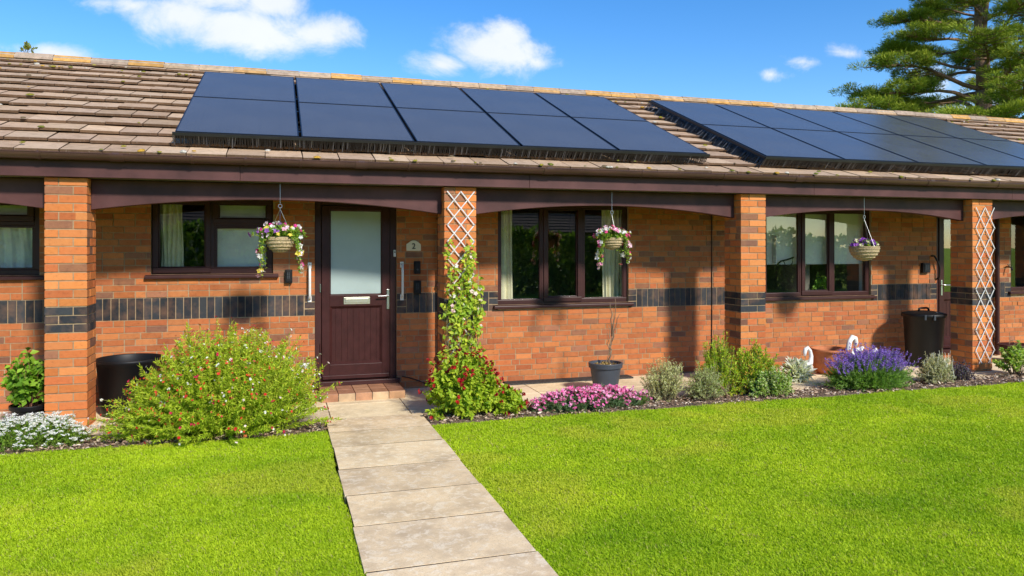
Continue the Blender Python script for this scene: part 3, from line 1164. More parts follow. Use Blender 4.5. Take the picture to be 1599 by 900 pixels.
# far right windows
o = ow5; xa = o[0] + .7
W5 = window(o, [(o[0] + .03, xa - .02, o[2] + .035, o[3] - FW, False), (xa + .01, o[1] - .02, o[2] + .02, o[3] - .02, True)])
mull(o, xa).build('mullion', M['pvc'], W5, bevel=.004)
o = ow6; xa = o[0] + .65
W6 = window(o, [(o[0] + .03, xa - .02, o[2] + .035, o[3] - FW, False), (xa + .01, o[1] - .02, o[2] + .02, o[3] - .02, True)])
mull(o, xa).build('mullion', M['pvc'], W6, bevel=.004)


def door(o, glass_z, panel, letter, handle_x, frosted):
    x0, x1, z0, z1 = o
    f = MB()
    f.box(x0 + .001, x0 + .07, FY0, FY1, z0, z1 - .001)
    f.box(x1 - .07, x1 - .001, FY0, FY1, z0, z1 - .001)
    f.box(x0 + .0701, x1 - .0701, FY0, FY1, z1 - .07, z1 - .001)
    f.box(x0 - .02, x1 + .03, YW - .055, FY1, z0 - .004, z0 + .045)
    d = part(f, 'door', M['pvc'], bevel=.005)
    a, b, c, e = x0 + .075, x1 - .075, z0 + .05, z1 - .075
    l = MB()
    st = .085
    gz0, gz1 = glass_z
    py0, py1 = panel
    # stiles and rails, standing proud of the panel
    l.box(a, a + st, FY0 - .012, FY1 - .01, c, e)
    l.box(b - st, b, FY0 - .012, FY1 - .01, c, e)
    l.box(a + st, b - st, FY0 - .012, FY1 - .01, c, py0)
    l.box(a + st, b - st, FY0 - .012, FY1 - .01, py1, gz0)
    l.box(a + st, b - st, FY0 - .012, FY1 - .01, gz1, e)
    # sloping bead round the lower panel
    def bead(x0_, x1_, z0_, z1_, w_):
        y_out, y_in = FY0 - .011, FY0 + .016
        o_ = [(x0_, z0_), (x1_, z0_), (x1_, z1_), (x0_, z1_)]
        i_ = [(x0_ + w_, z0_ + w_), (x1_ - w_, z0_ + w_), (x1_ - w_, z1_ - w_), (x0_ + w_, z1_ - w_)]
        b0 = len(l.v)
        l.v += [(x, y_out, z) for x, z in o_] + [(x, y_in, z) for x, z in i_]
        for k in range(4):
            m_ = (k + 1) % 4
            l.face([b0 + k, b0 + m_, b0 + 4 + m_, b0 + 4 + k])
    bead(a + st, b - st, py0, py1, .028)
    bead(a + st, b - st, gz0, gz1, .016)
    # weather bar
    l.box(a + .01, b - .01, FY0 - .03, FY0 - .0125, c + .01, c + .05)
    l.build('door_leaf', M['door'], d, bevel=.003)
    # tongue-and-groove panel
    q = MB()
    xx = a + st
    nb = 9
    wd = (b - a - 2 * st) / nb
    for k in range(nb):
        q.box(xx + k * wd + .002, xx + (k + 1) * wd - .002, FY0 + .014, FY0 + .03, py0, py1)
    q.box(a + st, b - st, FY0 + .018, FY1 - .015, py0, py1)
    q.build('door_panel', M['door'], d, bevel=.002)
    q = MB(); q.box(a + st, b - st, FY0 + .012, FY0 + .018, gz0, gz1)
    q.build('door_glass', M['frost'] if frosted else M['glass'], d)
    if letter:
        q = MB()
        q.box(*letter[:2], FY0 - .020, FY0 - .0125, *letter[2:])
        q.box(letter[0] + .018, letter[1] - .018, FY0 - .026, FY0 - .0205, letter[2] + .016, letter[3] - .016)
        q.build('letter_plate', M['brass'], d, bevel=.003)
    q = MB()
    hz = 1.02
    sg = -1 if handle_x > (x0 + x1) / 2 else 1
    q.box(handle_x - .014, handle_x + .014, FY0 - .022, FY0 - .0125, hz - .12, hz + .10)
    q.tube([(handle_x, FY0 - .022, hz + .03), (handle_x, FY0 - .06, hz + .03), (handle_x + sg * .02, FY0 - .066, hz + .03), (handle_x + sg * .115, FY0 - .064, hz + .028)], .008, 8)
    q.build('door_handle', M['metal'], d, bevel=.002)
    for zz in (.45, 1.1, 1.85):
        hx_ = x0 + .06 if sg == -1 else x1 - .06
        q = MB(); q.tube([(hx_, FY0 - .006, zz), (hx_, FY0 - .006, zz + .09)], .008, 8)
        q.build('hinge', M['metal'] if zz == 1.1 else M['pvc'], d)
    return d


g0 = at(555, 461, FY0).z; g1 = at(555, 328, FY0).z
lx0, lx1 = at(537, 470, FY0).x, at(578, 470, FY0).x
lz0, lz1 = at(557, 475, FY0).z, at(557, 464, FY0).z
D1 = door(od1, (g0, 2.0), (at(557, 568, FY0).z, at(557, 478, FY0).z), (lx0, lx1, lz0, lz1), at(606, 450, FY0).x, True)
D4 = door(od4, (.93, 2.0), (.28, .84), None, at(1463, 520, YW).x + .11, False)

# tiled step in front of the door
p = MB()
sx0, sx1, sy0 = .40, 1.262, 7.885
n = 5
pal = [(.40, .19, .10), (.46, .24, .13), (.34, .16, .09), (.55, .38, .22), (.46, .26, .13)]
for i in range(n):
    w_ = (sx1 - sx0) / n
    for y0, y1 in ((sy0, 8.10), (8.105, 8.345)):
        k = random.uniform(.85, 1.15); p.col = tuple(q * k for q in pal[(i * 2 + int(y0 * 10)) % 3])
        p.box(sx0 + i * w_ + .003, sx0 + (i + 1) * w_ - .003, y0 + .003, y1, .068, .083)
    k = random.uniform(.9, 1.15); p.col = tuple(q * k for q in pal[[0, 3, 1, 3, 4][i]])
    p.box(sx0 + i * w_ + .003, sx0 + (i + 1) * w_ - .003, sy0 - .012, sy0 + .002, .004, .081)
p.col = (.5, .42, .32)
p.box(sx0 + .004, sx1 - .004, sy0 + .003, YW - .004, .002, .067)
part(p, 'door_step', M['quarry'], bevel=.003)

# downpipe and cables on the wall
p = MB()
xd = ax(687, 8.33)
p.tube([(xd, 8.355, .02), (xd, 8.355, 2.19)], .022, 10)
for zz in (.35, 1.15, 1.9):
    p.box(xd - .03, xd + .03, 8.33, YW, zz, zz + .02)
part(p, 'downpipe', M['pvc'], smooth=False)
p = MB()
xd = ax(1112, 8.39)
p.tube([(xd, 8.392, .3), (xd + .004, 8.392, 1.0), (xd - .002, 8.392, 2.19)], .006, 6)
p.box(xd - .012, xd + .012, 8.375, YW + .002, .24, .31)
part(p, 'cable', M['black'])
p = MB()
xd = ax(1568, 8.33)
p.tube([(xd - .1, 8.35, .02), (xd - .1, 8.35, 2.19)], .03, 10)
part(p, 'downpipe', M['pvc'])
p = MB()
ca = [at(628, 588, 8.385), at(640, 590, 8.385), at(655, 595, 8.38), at(672, 602, 8.37), at(690, 606, 8.3)]
for q in ca: q.z = max(q.z, .012)
p.tube(ca, .006, 6)
tag(p.build('cable', M['black'], origin=tuple(ca[0])), 'thin black cable trailing from the door frame along the wall foot', 'cable')

# ------------------------------------------------------------------ things fixed to the wall
def wall_box(name, px0, px1, py0, py1, label, cat, detail):
    a, b = at(px0, py1, YW), at(px1, py0, YW)
    cx = (a.x + b.x) / 2
    t = empty(name, (cx, YW, a.z), label, cat)
    hw = (b.x - a.x) / 2; h = b.z - a.z
    q = MB(); q.box(-hw, hw, -.05, .001, 0, h); q.box(-hw * .75, hw * .75, -.058, -.0505, h * .08, h * .92)
    q.build('case', M['black'], t, bevel=.006)
    q = MB()
    if detail == 'keys':
        for r in range(4):
            for c_ in range(2):
                q.box(-hw * .35 + c_ * hw * .45 - .005, -hw * .35 + c_ * hw * .45 + .005, -.062, -.0585, h * (.35 + .12 * r), h * (.35 + .12 * r) + .01)
        q.build('button', M['greypot'], t)
    else:
        q.tube([(0, -.0585, h * .35), (0, -.066, h * .35)], hw * .3, 12)
        q.build('button', M['greypot'], t)
    return t
wall_box('key_safe', 446, 457, 421, 442, 'small black key safe on brick left of the main door, below hanging flowers', 'key safe', 'keys')
wall_box('key_safe', 646.5, 656, 408, 428, 'black key box, upper of the pair under the house number', 'key safe', 'bell')
wall_box('key_safe', 646, 657, 438, 459, 'black key box, lower of the pair, just above the dark brick band', 'key safe', 'keys')
wall_box('key_safe', 1438, 1449, 411, 426, 'black key box beside the far right brown door', 'key safe', 'keys')

def grab_rail(px, pyt, pyb, label):
    a, b = at(px, pyb, YW), at(px, pyt, YW)
    t = empty('grab_rail', (a.x, YW, a.z), label, 'grab rail', 'white grab rails beside the door')
    h = b.z - a.z
    q = MB()
    q.tube([(0, -.004, .03), (0, -.045, .05), (0, -.058, .10), (0, -.058, h - .10), (0, -.045, h - .05), (0, -.004, h - .03)], .014, 10)
    q.build('bar', M['white'], t, smooth=True)
    for z0 in (0, h - .065):
        q = MB(); q.box(-.02, .02, -.008, .001, z0, z0 + .065)
        q.tube([(0, -.0085, z0 + .015), (0, -.011, z0 + .015)], .005, 8)
        q.build('mount_plate', M['white'], t, bevel=.004)
grab_rail(484, 410, 472, 'white vertical grab rail on brick left of the main door')
grab_rail(628, 409, 469, 'white vertical grab rail on brick right of the main door')

a = at(1462, 440, YW)
t = empty('grab_rail', (a.x - .03, YW, a.z), 'dark curved grab rail beside the far right door', 'grab rail')
q = MB()
zz = at(1462, 400, YW).z - a.z
q.tube([(-.06, -.01, zz), (-.05, -.05, zz + .0), (.0, -.06, zz - .08), (.035, -.06, zz - .16), (.035, -.05, zz - .3), (.03, -.01, zz - .33)], .013, 8)
q.build('bar', M['black'], t, smooth=True)

# house number plaque
a, b = at(635, 392, YW), at(657.5, 376, YW)
cx = (a.x + b.x) / 2; hw = (b.x - a.x) / 2; h = b.z - a.z
t = empty('house_number', (cx, YW, a.z), 'cream arched house number plaque reading 2 beside the door', 'house number')
q = MB()
pts = [(hw, 0), (hw, h * .66), (hw * .8, h * .74)]
for i in range(9):
    w_ = i / 8
    xx = hw * .8 - 1.6 * hw * w_
    pts.append((xx, h * .74 + h * .28 * (1 - (2 * w_ - 1) ** 2)))
pts += [(-hw, h * .66), (-hw, 0)]
q.prism([(x, z) for x, z in pts[::-1]], -.012, .002)
q.build('plaque', M['cream'], t, bevel=.002)
cu = bpy.data.curves.new('numeral', 'FONT'); cu.body = '2'; cu.size = h * .78; cu.align_x = 'CENTER'; cu.extrude = .0015; cu.offset = .0008
tmp = bpy.data.objects.new('numeral', cu); C.objects.link(tmp)
bpy.context.view_layer.update()
me = bpy.data.meshes.new_from_object(tmp.evaluated_get(bpy.context.evaluated_depsgraph_get()))
bpy.data.objects.remove(tmp); me.name = 'numeral'
me.materials.clear(); me.materials.append(M['black'])
o = link_mesh('numeral', me, t); o.rotation_euler = (PI / 2, 0, 0); o.location = (0, -.0140, h * .2)

# door bell on the door frame
a = at(617.5, 401, FY0 - .005)
t = empty('door_bell', (a.x - .005, FY0 - .001, a.z), 'small white door bell on the right jamb of the main door', 'door bell')
q = MB(); q.box(-.014, .014, -.012, 0, 0, .075); q.build('case', M['white'], t, bevel=.003)
q = MB(); q.tube([(0, -.0125, .05), (0, -.016, .05)], .008, 12); q.build('button', M['black'], t)

# air brick left of the door
a, b = at(466, 581, YW), at(484, 567, YW)
t = empty('air_brick', ((a.x + b.x) / 2, YW, a.z), 'pale louvred air brick low on the wall left of the door', 'air brick')
hw = (b.x - a.x) / 2; h = b.z - a.z
q = MB()
rect_frame(q, -hw, hw, 0, h, .012, -.012, .004)
for k in range(4): q.box(-hw + .0121, hw - .0121, -.009, .003, .016 + k * (h - .03) / 4, .016 + k * (h - .03) / 4 + .008)
q.build('grille', M['white'], t)
q = MB(); q.box(-hw + .012, hw - .012, -.003, .002, .012, h - .012); q.build('backing', M['greypot'], t)

# outside tap + lamp right of the far pillar
a = at(1571, 417, YW)
t = empty('outdoor_tap', (a.x, YW, a.z), 'dark outdoor tap on brick between far right pillar and window', 'tap')
q = MB()
q.tube([(0, 0, 0), (0, -.06, 0), (0, -.09, -.01), (0, -.10, -.05)], .012, 8)
q.tube([(-.03, -.05, .03), (.03, -.05, .03)], .007, 6); q.tube([(0, -.05, 0), (0, -.05, .03)], .006, 6)
q.build('spout', M['black'], t, smooth=True)

# ------------------------------------------------------------------ trellises
def trellis(px0, px1, pyt, pyb, T, label, angle):
    Yt = YP - .012
    a, b = at(px0, pyb, Yt), at(px1, pyt, Yt)
    wd = b.x - a.x; h = b.z - a.z
    t = empty('trellis', (a.x, Yt, a.z), label, 'trellis')
    q = MB()
    sw, th = .011, .005
    for zi, (ph, dr) in enumerate(((0, 1), (1, -1), (.5, -1), (.5, 1))):
        z = h; x = ph; d = dr
        while z > .001:
            nx = 1 if d > 0 else 0
            dz = abs(nx - x) * T
            if dz < 1e-6:
                d = -d; continue
            z1 = max(0, z - dz)
            f_ = (z - z1) / dz
            x1 = x + (nx - x) * f_
            P0, P1 = Vector((x * wd, 0, z)), Vector((x1 * wd, 0, z1))
            L = (P1 - P0).length
            ang = math.atan2(P1.z - P0.z, P1.x - P0.x)
            yo = -.0001 * zi + (-.0055 if d > 0 else 0)
            Mx = Matrix.Translation(P0 + Vector((0, yo, 0))) @ Matrix.Rotation(-ang, 4, 'Y')
            q.box(-.004, L + .004, -th / 2, th / 2, -sw / 2, sw / 2, Mx)
            z = z1; x = x1; d = -d
    q.build('lath', M['trellis'], t)
    r = MB()
    nn = int(h / (T / 2))
    for k in range(1, nn):
        for xx in (0, wd):
            r.tube([(xx, -.011, h - k * T / 2), (xx, .012, h - k * T / 2)], .006, 6)
    r.build('pin', M['metal'], t)
    return t
trellis(699, 741, 300, 560, .335, 'white diamond trellis half covered by climbing plant on the brick pillar', 0)
trellis(1524, 1553, 325, 568, .52, 'bare white elongated diamond trellis on the far right brick pillar', 0)

# ------------------------------------------------------------------ bins and pots
def bin_open():
    c = at(203, 562, 7.95); c.z = .004
    t = empty('dustbin', c, 'open black plastic tub standing by the wall behind the left pillar', 'bin')
    q = MB()
    q.lathe([(0, .0), (.235, .0), (.245, .012), (.282, .47), (.292, .475), (.292, .495), (.30, .50), (.300, .525), (.296, .530), (.288, .530), (.283, .522), (.276, .46), (.238, .02), (0, .02)], 48)
    q.build('body', M['black'], t, smooth=True)
    for s_ in (-1, 1):
        q = MB(); q.tube([(s_ * .29, -.05, .49), (s_ * .335, -.045, .495), (s_ * .345, 0, .497), (s_ * .335, .045, .495), (s_ * .29, .05, .49)], .010, 8)
        q.build('handle', M['black'], t, smooth=True)
bin_open()
def bin_lid():
    c = at(1443, 490, 7.95); c.z = .004
    t = empty('dustbin', c, 'black lidded dustbin against the wall beside the far right door', 'bin')
    q = MB()
    q.lathe([(0, 0), (.205, 0), (.212, .012), (.248, .66), (.256, .665), (.256, .68), (.24, .68), (0, .68)], 48)
    q.build('body', M['black'], t, smooth=True)
    q = MB()
    q.lathe([(.262, .655), (.272, .66), (.274, .695), (.262, .705), (.20, .722), (.10, .735), (.0, .738)], 48)
    q.build('lid', M['black'], t, smooth=True)
    q = MB(); q.tube([(-.085, 0, .735), (-.075, 0, .765), (-.05, 0, .772), (.05, 0, .772), (.075, 0, .765), (.085, 0, .735)], .014, 8)
    q.build('lid_handle', M['black'], t, smooth=True)
    for ang in (-2.3, -1.9, .5):
        q = MB()
        q.box(.255, .286, -.012, .012, .63, .70, Matrix.Rotation(ang, 4, 'Z')); q.build('clip', M['greypot'], t, bevel=.004)
bin_lid()

G1 = [(.10, .22, .02), (.15, .27, .03), (.07, .16, .018), (.20, .30, .035)]


def soil_disc(t, r, z):
    q = MB(); q.disc(r, z, 24); q.build('soil', M['soil'], t)


def pot(t, r0, r1, h, mat, lip=.05):
    q = MB()
    q.lathe([(0, 0), (r0, 0), (r0 + .004, .006), (r1 - .012, h - lip), (r1 + .004, h - lip + .004), (r1 + .008, h - .006), (r1 + .004, h), (r1 - .010, h), (r1 - .016, h - .03), (r0 - .02, .02), (0, .02)], 40)
    q.build('pot', mat, t, smooth=False)


# grey pot with bare stems
c = at(946, 608, 7.60); c.z = .004
t = empty('potted_plant', c, 'dark grey plastic pot with bare twiggy stems under the middle window', 'potted plant')
pot(t, .125, .182, .315, M['greypot'], .055)
soil_disc(t, .17, .285)
q = MB(); q.col = (.20, .13, .08)
def twig(q, p0, p1, r, n=6, wob=.012):
    p0, p1 = Vector(p0), Vector(p1)
    pts = [p0.lerp(p1, i / n) + Vector((random.gauss(0, wob), random.gauss(0, wob), 0)) * (1 if 0 < i else 0) for i in range(n + 1)]
    q.tube(pts, [r * (1 - .6 * i / n) for i in range(n + 1)], 6)
    return pts
m1 = twig(q, (.05, 0, .28), (.08, .0, .60), .012)
twig(q, m1[-1], (.05, .01, .97), .009); twig(q, m1[-2], (.15, 0, .84), .008); twig(q, m1[-1], (.11, -.02, 1.02), .008)
twig(q, m1[3], (.02, .02, .66), .005)
q.col = (.28, .20, .12)
m2 = twig(q, (0, .01, .28), (.06, 0, .48), .006)
twig(q, m1[2], (.045, -.01, .72), .007)
q.build('stem', M['stem'], t, smooth=True)
n = 60
P = np.stack([rng.normal(0, .06, n), rng.normal(0, .06, n), np.full(n, .29)], 1)
leaves('foliage', P, rng.normal(size=(n, 3)) * [1, 1, .3] + [0, 0, .4], rng.uniform(.03, .06, n), .018, pick([(.45, .32, .10), (.55, .42, .18), (.3, .2, .08)], n), M['leaf'], t)

# left potted shrub
c = at(46, 650, 7.55); c.z = .004
t = empty('potted_plant', c, 'leafy green shrub in black pot left of the left brick pillar', 'potted plant')
pot(t, .11, .145, .21, M['black'], .04)
soil_disc(t, .135, .18)
cur = grow(60, .24, .2, .48, .15, .25) + np.array([0, 0, .18], dtype=np.float32)
stem_mesh('stem', cur, .005, .002, (.22, .10, .06), M['stem'], t)
P, T = on_stems(cur, 13, .3)
D = T * .3 + rng.normal(size=P.shape) * .6 + [0, -.3, -.1]
leaves('foliage', P, D, rng.uniform(.05, .085, len(P)), rng.uniform(.035, .055, len(P)), pick([(.16, .34, .02), (.26, .46, .04), (.12, .26, .02), (.34, .54, .05)], len(P)), M['leaf'], t, up=np.tile([0, -.5, 1.], (len(P), 1)))

# terracotta pot, bowl, swans
c = at(1298, 560, 7.80); c.z = .004
t = empty('flower_pot', c, 'round terracotta pot against the wall between the two white swans', 'flower pot')
q = MB()
q.lathe([(0, 0), (.16, 0), (.215, .10), (.235, .20), (.225, .28), (.242, .285), (.245, .315), (.225, .317), (.215, .28), (.20, .2), (0, .19)], 40)
q.build('pot', M['terracotta'], t, smooth=True)
soil_disc(t, .212, .26)
c = at(1592, 545, 7.75); c.z = .004
t = empty('flower_pot', c, 'wide brown bowl planter on the paving right of the far right pillar', 'flower pot')
q = MB()
q.lathe([(0, 0), (.14, 0), (.21, .1), (.245, .22), (.26, .225), (.262, .25), (.24, .252), (.22, .2), (0, .19)], 40)
q.build('pot', M['pvc'], t, smooth=True)
soil_disc(t, .215, .215)
q = MB()
for i in range(5):
    q = MB(); q.col = (.3, .2, .1); twig(q, (random.gauss(0, .05), random.gauss(0, .05), .2), (random.gauss(0, .12), random.gauss(0, .1), random.uniform(.27, .36)), .004)
    q.build('stem', M['stem'], t)


def swan(c, rz, sc, label):
    t = empty('swan_planter', c, label, 'swan ornament', rz=rz)
    q = MB()
    q.tube([(-.22 * sc, 0, .13 * sc), (-.15 * sc, 0, .11 * sc), (-.05 * sc, 0, .10 * sc), (.06 * sc, 0, .10 * sc), (.13 * sc, 0, .13 * sc)], [.012 * sc, .075 * sc, .10 * sc, .085 * sc, .04 * sc], 14)
    nk = [(.10, .11), (.16, .18), (.175, .26), (.15, .335), (.10, .375), (.055, .36), (.04, .315), (.045, .27)]
    q.tube([(x * sc, 0, z * sc) for x, z in nk], [r * sc for r in (.05, .034, .027, .024, .025, .028, .026, .012)], 12)
    q.build('body', M['swan'], t, smooth=True)
    q = MB(); q.tube([(.047 * sc, 0, .275 * sc), (.06 * sc, 0, .235 * sc)], [.013 * sc, .004 * sc], 8)
    q.build('beak', M['terracotta'], t)
    for s_ in (-1, 1):
        q = MB()
        q.tube([(.06 * sc, s_ * .085 * sc, .10 * sc), (-.03 * sc, s_ * .115 * sc, .15 * sc), (-.13 * sc, s_ * .10 * sc, .19 * sc), (-.22 * sc, s_ * .07 * sc, .24 * sc)], [.03 * sc, .055 * sc, .05 * sc, .012 * sc], 10)
        q.build('wing', M['swan'], t, smooth=True)
c = at(1254, 574, 7.72); c.z = .004
swan(c, 0.25, .92, 'white swan ornament planter with silver leaves, left of the terracotta pot')
c = at(1340, 570, 7.75); c.z = .004
swan(c, PI + .3, 1.22, 'white swan ornament behind the lavender, right of the terracotta pot')

# ------------------------------------------------------------------ plants
LM, PM, SM = M['leaf'], M['petal'], M['stem']


def plant(name, px, Y, label, cat, group=None, z=0):
    c = Vector((ax(px, Y), Y, z))
    return empty(name, c, label, cat, group)


# big red-flowered bush left of the path
t = plant('flowering_bush', 345, 6.83, 'large rounded green bush dotted with small red and white flowers beside the path', 'bush')
cur = grow(1050, .94, .50, .84, .45, .22, .04, 8, .5)
# a looser skirt and sprigs reaching out of the dome
cur2 = grow(150, 1.0, .5, .93, .4, .05, .08, 8, .5)
cur = np.concatenate([cur, cur2])
cur[..., 2] *= 1 - .50 * np.clip((-cur[..., 0] - .25) / .65, 0, 1)
P, T = on_stems(cur, 105, .18)
n = len(P)
D = T * .75 + rng.normal(size=P.shape) * .55
tn = np.clip(rng.normal(.5, .25, n) + .25 * (P[:, 2] / .8 - .5), 0, 1)[:, None]
col = (1 - tn) * np.array([.34, .52, .026]) + tn * np.array([.72, .80, .07])
leaves('foliage', P, D, rng.uniform(.022, .050, n), rng.uniform(.005, .010, n), col, LM, t)
tips = cur[:, -1]; tt = norm(cur[:, -1] - cur[:, -3])
sel = rng.random(len(tips)) < .62
P = np.concatenate([tips[sel] + tt[sel] * rng.uniform(.0, .06, (sel.sum(), 1))])
sp = np.stack([tips[sel], (tips[sel] + P) / 2, P], 1)
f8 = np.linspace(0, 1, 8)[None, :, None]
sp8 = sp[:, :1] * (1 - f8) + sp[:, 2:] * f8
stem_mesh('stem', np.concatenate([cur, sp8]), .0030, .0011, (.20, .20, .045), SM, t)
nf = len(P)
fc = np.where((rng.random(nf) < .62 - .35 * np.clip((P[:, 0] + .1), -.5, .8))[:, None], pick([(.68, .035, .03), (.75, .10, .04), (.62, .03, .09), (.70, .20, .06)], nf), pick([(.82, .78, .74), (.85, .7, .66), (.8, .8, .7)], nf, .04))
blooms('flower', P, norm(P * [1, 1.3, 1]) + rng.normal(0, .4, P.shape), rng.uniform(.009, .017, nf), fc, PM, t, 5)
P2, T2 = on_stems(cur[rng.random(len(cur)) < .34], 1, .65, .95)
nf = len(P2)
blooms('flower', P2 + T2 * .02 + norm(P2) * .03, norm(P2 * [1, 1.4, .8]), rng.uniform(.010, .019, nf), pick([(.70, .04, .03), (.72, .12, .05), (.62, .03, .10), (.75, .25, .08)], nf), PM, t, 5)

# white alyssum mound
t = plant('white_flowers', 42, 6.86, 'low mound of tiny white flowers at the lower left corner before the pillar', 'flowers')
cur = grow(520, .50, .27, .24, .75, .15, .1, 5, .5)
stem_mesh('stem', cur, .002, .001, (.12, .2, .03), SM, t)
P, T = on_stems(cur, 22, .2)
leaves('foliage', P, T * .6 + rng.normal(size=P.shape) * .6, rng.uniform(.015, .03, len(P)), .006, pick([(.24, .42, .04), (.34, .50, .06), (.16, .30, .03)], len(P)), LM, t)
hd = cur[:, -1][rng.random(len(cur)) < .85]
P = (hd[:, None] + rng.normal(0, .010, (len(hd), 10, 3)) * [1, 1, .4] + [0, 0, .012]).reshape(-1, 3)
blooms('flower', P, rng.normal(0, .35, P.shape) + [0, -.15, 1], rng.uniform(.006, .010, len(P)), pick([(.82, .82, .80), (.80, .80, .76)], len(P), .03), PM, t, 4, .1)

# dark red flowered bush at the foot of the trellis
t = plant('red_flower_bush', 726, 6.92, 'rounded bright green bush with dark red blooms at the foot of the trellis', 'bush')
cur = grow(330, .44, .30, .60, .3, .25, .06, 7, .5)
cur2 = grow(60, .2, .2, .26, .5, .2, .1, 7, .5) + np.array([.40, -.03, 0], dtype=np.float32)
cur = np.concatenate([cur, cur2])
stem_mesh('stem', cur, .004, .0015, (.18, .20, .05), SM, t)
P, T = on_stems(cur, 34, .28)
n = len(P)
tn = np.clip(rng.normal(.45, .3, n), 0, 1)[:, None]
col = (1 - tn) * np.array([.26, .44, .02]) + tn * np.array([.62, .70, .06])
leaves('foliage', P, T * .35 + rng.normal(size=P.shape) * .6, rng.uniform(.032, .058, n), rng.uniform(.020, .036, n), col, LM, t, up=np.tile([0, -.5, 1.], (n, 1)))
hd = cur[:, -1][rng.random(len(cur)) < .34]
hd = hd + norm(hd * [1, 1.4, .7]) * .03
P = (hd[:, None] + rng.normal(0, .009, (len(hd), 3, 3))).reshape(-1, 3)
blooms('flower', P, norm(P * [1, 1.5, .7]) + rng.normal(0, .4, P.shape), rng.uniform(.016, .024, len(P)), pick([(.36, .012, .018), (.50, .02, .02), (.26, .01, .02), (.45, .03, .03)], len(P)), PM, t, 6, .5)

# pink dianthus
t = plant('pink_flowers', 920, 6.85, 'long low cushion of pink flowers on grey green leaves before the grey pot', 'flowers')
cur = grow(620, .66, .20, .19, .8, .2, .15, 5, .5)
stem_mesh('stem', cur, .002, .0012, (.16, .22, .10), SM, t)
P, T = on_stems(cur, 24, .05)
leaves('foliage', P, T * .8 + rng.normal(size=P.shape) * .45, rng.uniform(.03, .06, len(P)), .005, pick([(.18, .30, .12), (.26, .38, .18), (.13, .23, .08)], len(P)), LM, t)
hd = cur[:, -1][rng.random(len(cur)) < .80]
P = (hd[:, None] + rng.normal(0, .013, (len(hd), 3, 3)) * [1, 1, .7] + [0, 0, .02]).reshape(-1, 3)
blooms('flower', P, rng.normal(0, .5, P.shape) + [0, -.5, .9], rng.uniform(.012, .019, len(P)), pick([(.88, .20, .46), (.88, .32, .58), (.82, .15, .42), (.90, .48, .68)], len(P), .06), PM, t, 5, .3)


def bush(name, px, Y, rx, ry, h, label, pal, n=220, per=34, L=(.02, .04), W=(.004, .008), spread=.3, t0=.2, stemcol=(.2, .16, .09), jit=.5, tan=.7, inner=.25, cat='shrub', group=None, zmin=.06, up=None, dome=1.0):
    t = plant(name, px, Y, label, cat, group)
    cur = grow(n, rx, ry, h, spread, inner, zmin, 7, .5, dome)
    stem_mesh('stem', cur, .0045, .0012, stemcol, SM, t)
    P, T = on_stems(cur, per, t0)
    m_ = len(P)
    leaves('foliage', P, T * tan + rng.normal(size=P.shape) * jit, rng.uniform(*L, m_), rng.uniform(*W, m_), pick(pal, m_, .18), LM, t, up=up)
    return t, cur


SIL = [(.70, .72, .36), (.80, .80, .46), (.60, .64, .28), (.80, .78, .40)]
t, cur = bush('silver_shrub', 1038, 6.93, .30, .24, .46, 'airy silver green shrub right of the pink flowers', SIL, 200, 30, (.016, .038), (.004, .008), jit=.55)
t, cur = bush('silver_shrub', 1102, 6.86, .26, .20, .36, 'low grey green shrub between the airy silver one and the golden bush', [(.54, .60, .27), (.62, .66, .34), (.44, .52, .2)], 180, 28, (.018, .036), (.004, .008), jit=.55)
t, cur = bush('golden_shrub', 1122, 7.0, .27, .16, .66, 'tall loose yellow green shrub in front of the wall left of the third pillar', [(.44, .62, .05), (.56, .68, .06), (.34, .52, .04), (.66, .62, .08)], 150, 50, (.022, .040), (.007, .013), spread=.45)
t, cur = bush('golden_shrub', 1178, 6.96, .38, .18, .56, 'bushy yellow green shrub with orange tinges before the third pillar', [(.44, .64, .05), (.56, .70, .06), (.34, .54, .04), (.70, .46, .08)], 200, 50, (.022, .042), (.008, .015), spread=.45)
t, cur = bush('variegated_shrub', 1205, 6.80, .31, .17, .30, 'low shrub with small green and cream variegated leaves at lawn edge', [(.32, .50, .07), (.60, .66, .34), (.22, .38, .06), (.46, .56, .16)], 200, 30, (.02, .034), (.012, .020), spread=.6, up=np.array([[0, -.4, 1.]]))
# bare trunk at the foot of the golden shrub
q = MB(); q.col = (.16, .11, .07)
t = plant('dead_stump', 1134, 6.78, 'short bare woody stub leaning between the low grey shrub and golden bush', 'stump')
q.tube([(.02, 0, -.01), (.01, .0, .06), (-.02, .02, .12), (-.07, .04, .17)], [.014, .012, .011, .009], 7)
q.build('stump', M['bark'], t)

# silvery leaved plant in front of the swan
t, cur = bush('silver_leaf_plant', 1245, 7.5, .17, .15, .21, 'low rosette of broad silvery leaves on the paving beside the left swan', [(.70, .76, .66), (.62, .68, .58), (.80, .82, .74)], 60, 9, (.09, .15), (.03, .05), spread=.3, jit=.35, up=np.array([[0, -.3, 1.]]), cat='plant')

